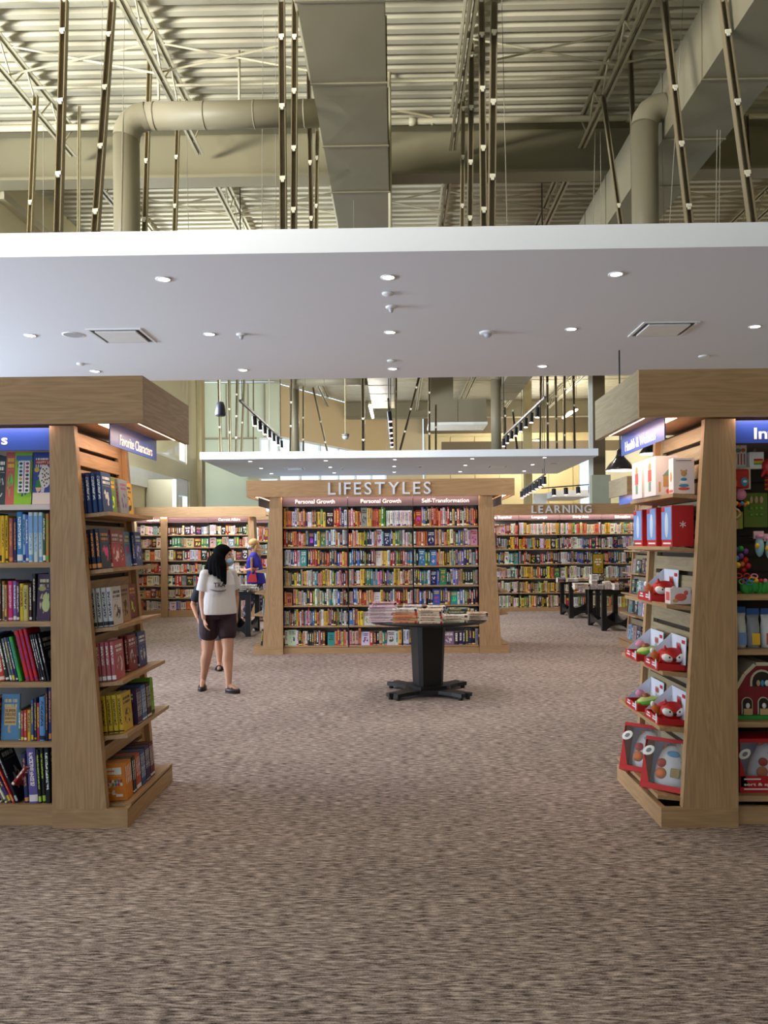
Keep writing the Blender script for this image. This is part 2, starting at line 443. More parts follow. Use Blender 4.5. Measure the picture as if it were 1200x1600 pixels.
struct(MB().prism(FP, 'Z', -0.1, 0).link('floor', carpet()))

DECK = plain('deck_paint', (188, 181, 158), 0.55, noise=0.05, scale=1.5)
STEEL = plain('joist_paint', (186, 178, 150), 0.5, noise=0.04)
GIRD = plain('girder_paint', (134, 126, 100), 0.55, noise=0.03, scale=2)
TAN = plain('hanger_tan', (150, 138, 108), 0.5)
DARKH = plain('hanger_dark', (122, 110, 86), 0.5)
DUCT = plain('duct_paint', (128, 121, 100), 0.5, noise=0.03, scale=3)
CLIP = plain('clip_white', (228, 222, 200), 0.5)
WHITE = plain('ceiling_white', (230, 233, 240), 0.75, noise=0.01)
BLACK = plain('black_metal', (26, 26, 30), 0.4)
WALLC = plain('wall_cream', (206, 198, 164), 0.7, noise=0.02, scale=1)
WALLG = plain('wall_pale_green', (196, 204, 180), 0.7, noise=0.02, scale=1)
WALLT = plain('wall_tan', (208, 188, 150), 0.7, noise=0.02, scale=1)
WALLY = plain('wall_yellow', (232, 212, 158), 0.7, noise=0.02, scale=1)
OLIVE = plain('wall_olive', (150, 142, 116), 0.7, noise=0.02, scale=1)
PALEW = plain('frame_white', (226, 230, 226), 0.5)
BROWN = plain('band_brown', (112, 98, 74), 0.6, noise=0.05)
def glassmat():
    m, nt, b = newmat('window_glass')
    out = nt.nodes['Material Output']
    t = N(nt, 'ShaderNodeBsdfTransparent'); g = N(nt, 'ShaderNodeBsdfGlossy'); g.inputs['Roughness'].default_value = 0.02
    mx = N(nt, 'ShaderNodeMixShader'); mx.inputs[0].default_value = .06; nt.links.new(t.outputs[0], mx.inputs[1]); nt.links.new(g.outputs[0], mx.inputs[2])
    nt.links.new(mx.outputs[0], out.inputs[0]); return m
GLASS = glassmat()

ZD = 7.5
def deck():
    p, d = 0.19, 0.085; mb = MB(); prof = []
    y = -3.0
    while y < 37:
        prof += [(y, ZD), (y + 0.085, ZD), (y + 0.105, ZD + d), (y + 0.17, ZD + d)]; y += p
    A = [mb.bm.verts.new((edge_x(a), a, z)) for a, z in prof]; B = [mb.bm.verts.new((15, a, z)) for a, z in prof]
    for i in range(len(prof) - 1): mb.bm.faces.new((A[i], B[i], B[i + 1], A[i + 1]))
    o = mb.link('ceiling', DECK); o['kind'] = 'structure'
    struct(MB().prism(FP, 'Z', ZD + .09, ZD + .2).link('roof', GIRD))
deck()

def girder(y):
    g0 = edge_x(y) + .12; mb = MB(); mb.box(g0, 14, y - 0.01, y + 0.01, 6.85, ZD - 0.03)
    mb.box(g0, 14, y - 0.16, y + 0.16, 6.78, 6.82); mb.box(g0, 14, y - 0.16, y + 0.16, ZD - 0.05, ZD - 0.005)
    struct(mb.link('girder', GIRD))
for y in (11.35, 22.0, 33.0): girder(y)

JX = [-6.3, -4.5, -2.72, -0.95, 0.80, 2.58, 4.36, 6.14]
def joist(x, y0, y1):
    r = structroot('roof_joist', (x, y0, 7.05))
    for z in (7.05, 7.42):
        for s in (-1, 1):
            mb = MB(); mb.box(x + s * 0.012, x + s * 0.052, y0, y1, z, z + 0.008); mb.box(x + s * 0.012, x + s * 0.018, y0, y1, z, z + 0.045)
            mb.link('chord', STEEL, r)
    mb = MB(); n = max(2, int((y1 - y0) / 0.34)); st = (y1 - y0) / n
    for i in range(n):
        a, b = (7.06, 7.44) if i % 2 == 0 else (7.44, 7.06)
        mb.tube([(x, y0 + i * st, a), (x, y0 + (i + 1) * st, b)], 0.011, 5)
    o = mb.link('web', STEEL, r); o['kind'] = 'stuff'
for x in JX:
    joist(x, 3.0, 11.1)
    if x > -5.5: joist(x, 11.62, 21.8)
for x in JX[2:]:
    joist(x, 22.2, 32.8 if x > -1.5 else AY_ + (x - AX_) / (BX_ - AX_) * (BY_ - AY_) - .3)
joist(9.7, 22.2, 32.8)
# bridging: crossed angles and straight rods between the joists
for y in (9.2, 13.2):
    for a, b in zip(JX[1:-1], JX[2:]):
        if a == -0.95 and y < 10: continue
        mb = MB(); mb.tube([(a, y, 7.08), (b, y, 7.44)], 0.014, 4); mb.tube([(a, y + .03, 7.44), (b, y + .03, 7.08)], 0.014, 4)
        struct(mb.link('cross_bridging', STEEL))
for y in (8.4, 10.0, 12.4, 14.0, 25.0, 28.5):
    struct(MB().tube([(max(-6.3, edge_x(y) + .25), y, 7.39), (9, y, 7.39)], 0.018, 6).link('bridging_rod', STEEL))
# sprinkler main in front of the girder
t = thing('sprinkler_pipe', 'long horizontal sprinkler pipe running below the roof in front of the deep girder', 'pipe', (0, 10.9, 7.36))
MB().tube([(-8, 10.9, 7.36), (10, 10.9, 7.36)], 0.042, 12).link('pipe_run', STEEL, t, True)
for u in (92, 645, 985):
    X = XU(u, 195, 10.9); MB().tube([(X - .05, 10.9, 7.36), (X + .05, 10.9, 7.36)], 0.056, 12).link('pipe_coupling', STEEL, t, True)
p = [W(676, 195, 10.9), W(676, 183, 10.9), W(610, 170, 10.9)]
MB().tube(p, 0.022, 8).link('branch_pipe', TAN, t, True)
t = thing('conduit_pipe', 'thin vertical pipe beside the right edge of the large centre duct', 'pipe', W(604, 300, 10.0))
MB().tube([W(608, 92, 10.0), W(609, 230, 10.0), W(610, 372, 10.0)], 0.022, 8).link('pipe_run', STEEL, t, True)
t = thing('conduit_pipe', 'slim tan conduit dropping from the roof left of the round duct elbow', 'pipe', W(247, 0, 9.4))
MB().tube([Vector((XU(247, 0, 9.4), 9.4, 7.5)), W(248, 156, 9.4)], 0.016, 6).link('pipe_run', STEEL, t, True)
t = thing('conduit_pipe', 'short tan pipe stub rising behind the horizontal round duct', 'pipe', W(374, 160, 9.5))
MB().tube([Vector((XU(374, 114, 9.5), 9.5, 7.5)), W(374, 165, 9.5)], 0.016, 6).link('pipe_run', STEEL, t, True)

# ------------------------------------------------------------------ big rectangular ducts
def rect_duct(label, x0, x1, z0, z1, ys):
    t = thing('air_duct', label, 'duct', (x0, ys[0], z0))
    for a, b in zip(ys, ys[1:]):
        mb = MB()                                   # a section with its cross-broken (slightly pyramidal) underside
        c = ((x0 + x1) / 2, (a + b) / 2, z0 - 0.007)
        V = [mb.bm.verts.new(q) for q in ((x0, a, z0), (x1, a, z0), (x1, b, z0), (x0, b, z0), (x0, a, z1), (x1, a, z1), (x1, b, z1), (x0, b, z1), c)]
        for q in ((0, 1, 8), (1, 2, 8), (2, 3, 8), (3, 0, 8), (4, 5, 6, 7), (0, 1, 5, 4), (1, 2, 6, 5), (2, 3, 7, 6), (3, 0, 4, 7)):
            mb.bm.faces.new([V[i] for i in q])
        mb.link('duct_section', DUCT, t)
        MB().box(x0 - .012, x1 + .012, b - .012, b + .012, z0 - .012, z1 + .012).link('seam', DUCT, t)
    return t
ysC = [2.0, 4.0, 5.22] + [WZ(540, v, 6.0).y for v in (0, 130, 228, 300)]
ysC = sorted(ysC)
while ysC[-1] < 25.6: ysC.append(ysC[-1] + 1.22)
rect_duct('large square tan air duct running away overhead at the centre', XU(463, 0, 6.46), XU(600, 0, 6.46), 6.0, 6.62, ysC)
ysR = [3.0, 4.2, 5.4]
b = [WZ(1150, v, 6.0).y for v in (123, 216, 290)]
ysR += [b[0] - 1.22] + b
while ysR[-1] < 24.4: ysR.append(ysR[-1] + 1.22)
rect_duct('square tan air duct running away overhead on the right', 2.93, 3.60, 6.0, 6.70, ysR)

def round_duct(label, xv, xe, y, z, r, zb=4.201, rb=.24):
    "riser from the ceiling panel, a gored elbow, and the branch into the square duct"
    t = thing('round_air_duct', label, 'duct', (xv, y, zb)); s = 1 if xe > xv else -1
    MB().tube([(xv, y, zb), (xv, y, z - rb)], r, 28).link('riser', DUCT, t, True)
    E = []
    for k in range(5):
        a = math.pi / 2 * k / 4; E.append((xv + s * rb * (1 - math.cos(a)), y, z - rb + rb * math.sin(a)))
    o = MB().tube(E, r * 1.03, 28).link('elbow', DUCT, t); smooth_angle(o, 20)
    MB().tube([(xv + s * rb, y, z), (xe, y, z)], r, 28).link('branch', DUCT, t, True)
    x = xv + s * 0.32
    while (xe - x) * s > 0.1:
        MB().tube([(x - .008, y, z), (x + .008, y, z)], r * 1.025, 28).link('seam_band', DUCT, t, True); x += s * 0.55
ya = 8.75
round_duct('thick round tan duct with elbow left of the centre duct, near panel', XU(198, 300, ya), -.835, ya, ZV(330, 180, ya), 0.142)
round_duct('round tan duct dropping from the right square duct onto the near panel', XU(1008, 300, ya), 2.93, ya, ZV(1010, 168, ya), 0.142, rb=.2)
round_duct('distant round tan duct with elbow above left half of the far panel', XU(460, 650, 22.9), -0.835, 22.9, 6.3, 0.142)
round_duct('distant round tan duct dropping onto right half of the far panel', XU(775, 650, 22.5), 2.93, 22.5, 6.35, 0.142, rb=.17)
# box ducts hung over the far shelves
t = thing('air_duct', 'boxy tan plenum duct hanging above the middle of the far panel', 'duct', W(690, 660, 25.5))
a, b_, c = W(671, 660, 25.5), W(708, 590, 25.5), W(760, 623, 25.5)
MB().box(a.x, b_.x, 25.5, 26.6, c.z, 7.5).link('vertical_section', DUCT, t)
MB().box(a.x, XU(715, 640, 25.5), 25.5, 26.8, a.z, c.z).link('duct_section', DUCT, t)
MB().box(XU(715.6, 640, 25.5), c.x, 25.5, 26.8, a.z, c.z).link('duct_section', DUCT, t)
MB().box(a.x - .03, c.x + .03, 25.47, 26.83, a.z - .08, a.z - .002).link('bottom_flange', PALEW, t)

# ------------------------------------------------------------------ hanging ceiling panels (soffits)
def soffit(name, x0, x1, y0, y1, z):
    o = MB().box(x0, x1, y0, y1, z, z + 0.2, 0.004).link(name, WHITE); return struct(o)
Y1a, Y1b = 6.56, 11.55
soffit('suspended_ceiling', -6.2, 7.0, Y1a, Y1b, 4.0)
Y2a = 22.2; Y2b = 27.9
soffit('suspended_ceiling', XU(312, 710, Y2a), XU(935, 707, Y2a), Y2a, Y2b, 4.0)

LAMP = glow('lamp_face', (255, 244, 232), 14.0)
TRIMW = plain('trim_white', (232, 232, 232), 0.4)
def downlight(label, u, v, z=4.0, power=14, r=0.072):
    p = WZ(u, v, z)
    t = thing('recessed_downlight', label, 'ceiling light', p)
    MB().lathe([(r * 0.72, -0.006), (r, -0.008), (r, 0.0), (r * .72, 0.0)], p, 24, True).link('trim_ring', TRIMW, t, True)
    MB().lathe([(0.001, -0.003), (r * 0.72, -0.003), (r * .72, 0.0), (.001, 0.0)], p, 24).link('lamp_face', LAMP, t)
    l = bpy.data.lights.new('downlight_beam', 'SPOT'); l.energy = power; l.color = (1, 0.9, 0.8); l.spot_size = math.radians(95); l.spot_blend = 0.7
    l.shadow_soft_size = 0.06
    o = bpy.data.objects.new('downlight_beam', l); COL.objects.link(o); o.parent = t; o.location = (0, 0, -0.02)
rows = [('front', [(256, 436), (607, 433), (963, 428)]), ('second', [(48, 524), (328, 522), (610, 519), (893, 514), (1180, 510)]),
        ('back', [(149, 580), (380, 578), (614, 576), (848, 572)])]
for nm, row in rows:
    for i, (u, v) in enumerate(row):
        downlight('round lit downlight, %s from left in %s row of the near white panel' % (ordn(i), nm), u, v, power=75)
for nm, row in (('front', [(391, 721), (509, 719.5), (617, 718), (738, 716.5), (851, 715)]), ('middle', [(408, 731.5), (516, 730), (616, 728.5), (727, 727), (832, 726)]),
                ('back', [(424, 740), (522, 738.5), (616, 737.5), (719, 737), (819, 736)])):
    for i, (u, v) in enumerate(row):
        downlight('small lit downlight, %s from left in %s row of the far panel' % (ordn(i), nm), u, v, power=60)

VENTD = plain('vent_slot', (70, 72, 76), 0.6)
def vent(label, u0, u1, v0, v1, z=4.0, lit=False):
    a, b = WZ(u0, v0, z), WZ(u1, v1, z); c = (a + b) / 2; hx, hy = 0.305, 0.305
    t = thing('ceiling_air_vent', label, 'vent', (c.x, c.y, z))
    x0, x1, y0, y1 = c.x - hx, c.x + hx, c.y - hy, c.y + hy
    mb = MB()
    for q in ((x0, x1, y0, y0 + .03), (x0, x1, y1 - .03, y1), (x0, x0 + .03, y0 + .03, y1 - .03), (x1 - .03, x1, y0 + .03, y1 - .03)):
        mb.box(*q, z - .012, z)
    mb.link('vent_frame', TRIMW, t)
    MB().box(x0 + .03, x1 - .03, y0 + .03, y1 - .03, z - .004, z - .0005).link('vent_slot', VENTD, t)
    MB().box(x0 + .075, x1 - .075, y0 + .075, y1 - .075, z - .022, z - .004, .004).link('vent_plate', TRIMW, t)
vent('square white air vent in the left half of the near panel', 128, 250, 513, 535)
vent('square white air vent in the right half of the near panel', 975, 1092, 502, 525)
vent('square white air vent in the left half of the far panel', 440, 480, 729, 735)
vent('square white air vent in the right half of the far panel', 757, 797, 726, 732)
def detector(label, u, v, r=0.06, z=4.0, eye=True):
    p = WZ(u, v, z); t = thing('smoke_detector', label, 'detector', p)
    MB().lathe([(.001, -.022), (r * .8, -.02), (r, -.012), (r, 0), (.001, 0)], p, 20).link('detector_base', TRIMW, t, True)
    if eye:
        MB().lathe([(.001, -.065), (r * .25, -.06), (r * .42, -.045), (r * .45, -.02), (.001, -.02)], p, 16).link('sensor_dome', plain('sensor_grey', (176, 178, 184), 0.3), t, True)
detector('small domed detector near the middle of the near panel', 611, 479, 0.055)
detector('small domed detector left of centre on the near panel', 377, 522, 0.055)
detector('wide domed smoke detector right of centre on the near panel', 762, 519, 0.095)
detector('flat round cap above the domed detector on near panel centre line', 606, 458, 0.055, eye=False)
detector('flat round cap behind the middle downlight at near panel back edge', 612, 563, 0.06, eye=False)
detector('flat round cap left of the back row downlights on near panel', 126, 568, 0.05, eye=False)
detector('flat round cap right of the right vent on the near panel', 1100, 556, 0.07, eye=False)
detector('tiny domed detector on the middle of the far panel', 656, 728, 0.1)
detector('tiny domed detector left of centre on the far panel', 535, 731, 0.06)
def speaker_disc(label, u, v, r=0.125):
    p = WZ(u, v, 4.0); t = thing('ceiling_speaker', label, 'speaker', p)
    MB().lathe([(r * .86, -.006), (r, -.004), (r, 0), (r * .86, 0)], p, 28, True).link('speaker_rim', TRIMW, t, True)
    MB().lathe([(.001, -.004), (r * .86, -.004), (r * .86, 0), (.001, 0)], p, 28).link('speaker_grille', plain('grille_grey', (176, 178, 182), 0.6), t)
speaker_disc('round flat speaker grille left of the left vent', 115, 523)
speaker_disc('round dark speaker grille on the far panel right of centre', 865, 724, 0.16)

# ------------------------------------------------------------------ hangers of the near panel
def hanger(label, u0, v0, Y0, u1, v1, Y1, wd, mat, clips=(), grp=None):
    a, b = W(u0, v0, Y0), W(u1, v1, Y1)
    t = thing('ceiling_hanger', label, 'hanger', b)
    d = (a - b).normalized(); s = Vector((0, 1, 0)).cross(d).normalized(); f = d.cross(s)
    mb = MB(); h = wd / 2
    # U-shaped channel: back plate and two flanges
    for (s0, s1, f0, f1) in ((-h, h, h * .6, h), (-h, -h * .7, -h, h * .6), (h * .7, h, -h, h * .6)):
        R0 = [b + s * x + f * y for x, y in ((s0, f0), (s1, f0), (s1, f1), (s0, f1))]; R1 = [p + (a - b) for p in R0]
        mb.loft([R0, R1])
    mb.link('channel', mat, t)
    for k in clips:
        c = b + (a - b) * ((k - v1) / (v0 - v1))
        mb = MB(); M = Matrix((s, f, d)).transposed().to_4x4()
        mb.rbox(c - f * h * 1.1, (wd * .8, .012, .035), M); mb.rbox(c - f * h * 1.1 - d * .025, (wd * .45, .012, .03), M)
        mb.link('bolt_clip', CLIP, t)
HN = [(101, 0, 7.6, 91, 364, 7.0, .062, DARKH, (55, 168, 280)), (176, 0, 8.2, 149, 364, 7.1, .062, DARKH, (64, 152, 243, 337)),
      (56, 150, 9.2, 47, 364, 8.6, .05, TAN, (172, 320)), (235, 64, 9.6, 226, 364, 9.0, .05, TAN, (90, 257, 345)),
      (279, 156, 10.2, 273, 364, 9.6, .05, TAN, (250, 325)), (124, 165, 10.4, 123, 364, 9.9, .032, STEEL, ()),
      (440, 0, 7.6, 443, 364, 7.1, .062, DARKH, (64, 175, 286)), (461, 0, 8.2, 459, 364, 7.6, .058, DARKH, (64, 151, 240, 332)),
      (482, 98, 9.4, 487, 364, 9.0, .05, DARKH, (258, 343)), (496, 203, 10.2, 494, 364, 9.8, .045, TAN, (249, 324)),
      (737, 66, 9.0, 734, 364, 8.6, .058, DARKH, (88, 173, 258, 343)), (752, 0, 8.0, 756, 364, 7.4, .06, DARKH, (61, 148, 240, 332)),
      (772, 0, 7.5, 768, 364, 7.0, .062, DARKH, (57, 168, 283)), (724, 150, 9.9, 722, 364, 9.5, .048, TAN, (172, 249, 324)),
      (1037, 0, 7.9, 1079, 364, 7.2, .06, DARKH, (148, 235, 328)), (1128, 0, 7.0, 1178, 364, 6.68, .062, DARKH, (56, 166, 276)),
      (984, 66, 9.7, 995, 364, 9.4, .052, DARKH, ()), (942, 150, 9.8, 972, 364, 9.3, .048, DARKH, (324,)),
      (1166, 180, 10.2, 1174, 364, 9.9, .045, DARKH, ())]
HN.sort(key=lambda q: q[3])
for i, q in enumerate(HN):
    hanger('slotted steel hanger channel, %s from left where hangers meet the near panel' % ordn(i), *q)
HF = [(342, 585, 22.9, 345, 712, 22.6, .075, TAN, (640, 668)), (358, 585, 22.8, 360, 712, 22.5, .07, TAN, (640, 676)), (371, 585, 22.7, 369, 712, 22.4, .07, DARKH, (617, 651, 684)),
      (382, 585, 23.5, 377, 712, 23.1, .06, TAN, (661,)), (396, 585, 24.5, 396, 712, 24.2, .035, TAN, ()), (420, 585, 24.5, 420, 712, 24.2, .03, CLIP, ()),
      (456, 585, 22.6, 454, 712, 22.4, .07, DARKH, (629, 666)), (474, 600, 23.8, 474, 712, 23.5, .06, TAN, (653, 687)), (489, 605, 24, 513, 712, 23.4, .06, TAN, (660, 692)),
      (567, 585, 22.7, 568, 712, 22.4, .10, DARKH, (655, 688)), (566, 600, 24.9, 569, 712, 24.6, .06, TAN, (664, 696)), (619, 585, 24.1, 619, 712, 23.8, .05, TAN, (612,)),
      (656, 585, 22.9, 623, 712, 22.5, .07, DARKH, (606, 640, 675)), (671, 585, 22.7, 671, 712, 22.4, .06, DARKH, (614, 645, 678)), (681, 632, 23.8, 681, 712, 23.5, .06, DARKH, (668,)),
      (789, 636, 22.5, 790, 712, 22.3, .06, DARKH, (628, 650)), (801, 641, 23.3, 809, 712, 23.0, .06, DARKH, (642,)), (845, 585, 24.3, 844, 712, 24.0, .05, DARKH, ()),
      (855, 585, 22.7, 856, 712, 22.4, .06, DARKH, (599, 631, 662)), (868, 585, 23.0, 870, 712, 22.6, .06, TAN, (620, 655, 691)), (882, 585, 22.6, 882, 712, 22.4, .06, DARKH, (608, 680)),
      (896, 585, 23.2, 898, 712, 22.8, .06, DARKH, (594, 634))]
HF.sort(key=lambda q: q[3])
for i, q in enumerate(HF):
    hanger('distant steel hanger channel, %s from left above the far panel' % ordn(i), *q)
# suspension wires
wm = plain('wire_grey', (150, 146, 130), 0.4)
WR = [(160, 0, 153, 8.5), (195, 0, 186, 8.6), (411, 0, 408, 8.8), (431, 0, 430, 9.0), (68, 200, 66, 9.4), (784, 0, 794, 8.3), (1068, 0, 1040, 8.1),
                        (1122, 110, 1116, 8.6), (1127, 90, 1121, 8.6), (930, 210, 922, 9.9), (938, 210, 940, 9.9), (552, 200, 552, 10.2), (1031, 110, 1040, 8.9), (291, 200, 297, 10.0)]
WR.sort(key=lambda q: q[2])
for i, (u0, v0, u1, Y) in enumerate(WR):
    a, b = W(u0, v0 - 3, Y), W(u1, 364, Y); b.z = 4.19
    tag(MB().tube([a, b], 0.0035, 4).link('suspension_wire', wm), 'thin suspension wire, %s wire from left where they reach the near panel' % ordn(i), 'wire', 'ceiling wires')

# ================================================================== WALLS AND THE FAR END OF THE SHOP
def wall_x(name, X, th, ya, yb, z0, z1, holes, mat):
    "wall in the plane x = X with rectangular holes (y0, y1, z0, z1)"
    ys = sorted({ya, yb, *[h[0] for h in holes], *[h[1] for h in holes]}); zs = sorted({z0, z1, *[h[2] for h in holes], *[h[3] for h in holes]})
    mb = MB()
    for a, b in zip(ys, ys[1:]):
        for c, d in zip(zs, zs[1:]):
            if any(h[0] <= a and b <= h[1] and h[2] <= c and d <= h[3] for h in holes): continue
            mb.box(X, X + th, a, b, c, d)
    bmesh.ops.remove_doubles(mb.bm, verts=mb.bm.verts, dist=1e-5)
    return struct(mb.link(name, mat))
def wall_y(name, Y, th, xa, xb, z0, z1, holes, mat):
    xs = sorted({xa, xb, *[h[0] for h in holes], *[h[1] for h in holes]}); zs = sorted({z0, z1, *[h[2] for h in holes], *[h[3] for h in holes]})
    mb = MB()
    for a, b in zip(xs, xs[1:]):
        for c, d in zip(zs, zs[1:]):
            if any(h[0] <= a and b <= h[1] and h[2] <= c and d <= h[3] for h in holes): continue
            mb.box(a, b, Y, Y + th, c, d)
    return struct(mb.link(name, mat))
def window_x(name, X, h, mull=()):
    r = structroot(name, (X, h[0], h[2])); f = .07
    for q in ((h[0], h[0] + f, h[2], h[3]), (h[1] - f, h[1], h[2], h[3]), (h[0] + f, h[1] - f, h[2], h[2] + f), (h[0] + f, h[1] - f, h[3] - f, h[3])):
        MB().box(X - .03, X + .06, *q).link('window_frame', PALEW, r)
    for m in mull: MB().box(X - .02, X + .05, m - .03, m + .03, h[2] + f, h[3] - f).link('mullion', PALEW, r)
    MB().box(X, X + .008, h[0] + f, h[1] - f, h[2] + f, h[3] - f).link('pane', GLASS, r)
def window_y(name, Y, h, mull=()):
    r = structroot(name, (h[0], Y, h[2])); f = .06
    for q in ((h[0], h[0] + f, h[2], h[3]), (h[1] - f, h[1], h[2], h[3]), (h[0] + f, h[1] - f, h[2], h[2] + f), (h[0] + f, h[1] - f, h[3] - f, h[3])):
        MB().box(q[0], q[1], Y - .03, Y + .06, q[2], q[3]).link('window_frame', PALEW, r)
    for m in mull: MB().box(m - .03, m + .03, Y - .02, Y + .05, h[2] + f, h[3] - f).link('mullion', PALEW, r)
    MB().box(h[0] + f, h[1] - f, Y, Y + .008, h[2] + f, h[3] - f).link('pane', GLASS, r)
pr = WX(292, 726, XL); pt = WX(289, 669, XL); pl = WX(292, 790, XL)
h1 = (15.0, pr.y, pr.z, pt.z)
q0 = WX(286, 748, XL)
h2 = (pr.y - 0.9, pr.y + .25, 0.9, q0.z)
wall_x('wall_left', XL - .2, .2, 11.55, 23.2, 0, 7.45, [h1, h2], WALLC)
window_x('window_1', XL - .1, h1, (18.0,)); window_x('window_2', XL - .1, h2)
struct(MB().box(XL - .2, XL + .12, 11.6, 23.2, 6.7, 6.82).link('trim_1', STEEL))
struct(MB().box(XL - .2, XL + .06, 14.0, 21.9, 2.95, 3.35).link('trim_2', PALEW))
# column in the left back corner
a, b = W(297, 700, 23.4), W(318, 700, 23.4)
struct(MB().box(a.x, b.x, 23.2, 23.6, 0, 7.45, .01).link('column', plain('column_tan', (172, 158, 116), .6)))
wall_x('wall_left', -7.3, .2, 23.2, 28.6, 0, 7.45, [], WALLC)
a, b = W(319, 640, 28.6), W(436, 640, 28.6)
hw = (XU(405, 690, 28.6), XU(436, 690, 28.6), ZV(420, 716, 28.6), ZV(420, 684, 28.6))
hw0 = (XU(405, 750, 28.6), XU(436, 750, 28.6), 1.0, ZV(420, 746, 28.6))
wall_y('wall_back', 28.6, .2, -7.3, b.x, 0, 7.45, [hw, hw0], WALLG)
window_y('window_3', 28.66, hw, ((hw[0] + hw[1]) / 2,)); window_y('window_8', 28.66, hw0)
struct(MB().box(a.x, hw[0] - .1, 28.45, 28.6, ZV(380, 684, 28.6) - .05, ZV(380, 684, 28.6)).link('trim_3', OLIVE))
for u in (352, 386, 412): struct(MB().box(XU(u, 600, 28.57), XU(u, 600, 28.57) + .05, 28.55, 28.6, ZV(380, 684, 28.6), 7.4).link('trim_4', OLIVE))
# slanted bulkhead over the shop windows
A = W(436, 681, 29.0); zb = A.z; B = Vector((BX_, BY_, 0))
def slanted(name, p, q, z0, z1, th, mat):
    d = (Vector((q.x - p.x, q.y - p.y, 0))).normalized(); n = Vector((-d.y, d.x, 0)) * th
    P = [(p.x, p.y), (q.x, q.y), (q.x + n.x, q.y + n.y), (p.x + n.x, p.y + n.y)]
    return MB().prism(P, 'Z', z0, z1).link(name, mat)
struct(slanted('wall_back_slanted', A, B, zb, 7.45, .25, WALLT))
d = (Vector((B.x - A.x, B.y - A.y, 0)))
win = structroot('window_4', (A.x, A.y, 0)); n = 6
for i in range(n + 1):
    p = A + d * (i / n); q = p + d.normalized() * .07
    slanted('mullion', p, q, 0, zb, .09, PALEW).parent = win; bpy.context.view_layer.update()
for z in (.0, 2.4, zb - .08):
    slanted('transom', A, B, z, z + .08, .08, PALEW).parent = win
for o in win.children:
    o.data.transform(Matrix.Translation(-win.location))
for i in range(n):
    p, q = A + d * ((i + .08) / n), A + d * ((i + .96) / n)
    for z0, z1 in ((.08, 2.4), (2.48, zb - .08)):
        o = slanted('pane', p, q, z0, z1, .01, GLASS); o.data.transform(Matrix.Translation(-win.location)); o.parent = win
# far wall of upright cream panels
FY = 36.0
hf = (XU(905, 750, FY), XU(924, 750, FY), ZV(915, 792, FY), ZV(915, 716, FY))
hg = (XU(653, 700, FY), XU(664, 700, FY), ZV(660, 750, FY), ZV(660, 646, FY))
wall_y('wall_far', FY + .06, .2, BX_, 1.15, 0, 7.45, [], WALLT)
wall_y('wall_far', FY + .06, .2, 1.15, 14, 0, 7.45, [hf, hg], WALLY)
window_y('window_5', FY + .1, hf); window_y('window_6', FY + .1, hg)
fw = structroot('wall_panelling', (1.4, FY, 0)); x = max(1.2, hg[1] + .05)
while x < 13.4:
    x1 = x + 1.1
    if not (x < hf[1] and x1 > hf[0]):
        MB().box(x, x1 - .03, FY, FY + .05, 0, 6.4, .006).link('panel', WALLY, fw)
    x = x1
struct(MB().box(1.2, 14, FY - .3, FY + .05, 6.55, 7.4).link('trim_5', BROWN))
wall_y('wall_front', -3.3, .2, -13, 14, 0, 7.45, [(-12, -6.2, .2, 3.6), (-5.8, -.6, .2, 3.6)], WALLC)
wall_x('wall_left', -13, .2, -3.1, 11.5, 0, 7.45, [(-2, 4, .2, 3.6), (4.4, 10.6, .2, 3.6), (-2, 10.6, 4.4, 5.9)], WALLC)
wall_x('wall_right', 9.6, .2, -3.1, 11.5, 0, 7.45, [], WALLC)
# right side: wall, dark column, low partitions
wall_x('wall_right', 9.0, .2, 11.55, 36, 0, 7.45, [(16, 22, 2.6, 5)], WALLC); window_x('window_7', 9.1, (16, 22, 2.6, 5), (18, 20))
a, b = W(927, 700, 24.2), W(946, 700, 24.2)
struct(MB().box(a.x, b.x, 24.2, 24.6, 0, 7.45, .01).link('column', plain('column_brown', (98, 82, 58), .6)))
struct(MB().box(a.x - .12, a.x - .005, 24.2, 24.3, 0, 7.45).link('trim_6', PALEW))
a, b = W(925, 742, 20.5), W(948, 742, 20.5)
struct(MB().box(a.x, b.x + .1, 20.5, 20.7, 0, a.z).link('partition', plain('partition_green', (158, 160, 140), .7)))
a, b = W(845, 770, 27), W(865, 770, 27)
struct(MB().box(a.x, b.x, 28.2, 28.5, 0, ZV(850, 771, 28.2)).link('partition', PALEW))
struct(MB().box(XU(866, 766, 30), XU(924, 766, 30), 30, 33, ZV(890, 776, 30), ZV(890, 766, 30)).link('suspended_ceiling', WHITE))
a, b = W(849, 745, 25.2), W(862, 745, 25.2)
struct(MB().box(a.x, b.x, 28.8, 29.2, 0, 7.45).link('column', plain('column_tan', (172, 158, 116), .6)))
# tan beam running across behind the far panel, right half
struct(MB().box(XU(690, 690, 31), 13, 31, 31.2, ZV(730, 705, 31), ZV(730, 690, 31)).link('trim_7', BROWN))
# olive partition behind the left back shelves
a, b = W(150, 750, 18.4), W(269, 749, 18.4)
struct(MB().box(XL + .02, b.x, 18.4, 18.5, 0, b.z).link('partition', OLIVE))
struct(MB().box(b.x + .002, b.x + .09, 18.4, 18.52, 0, b.z).link('trim_8', PALEW))
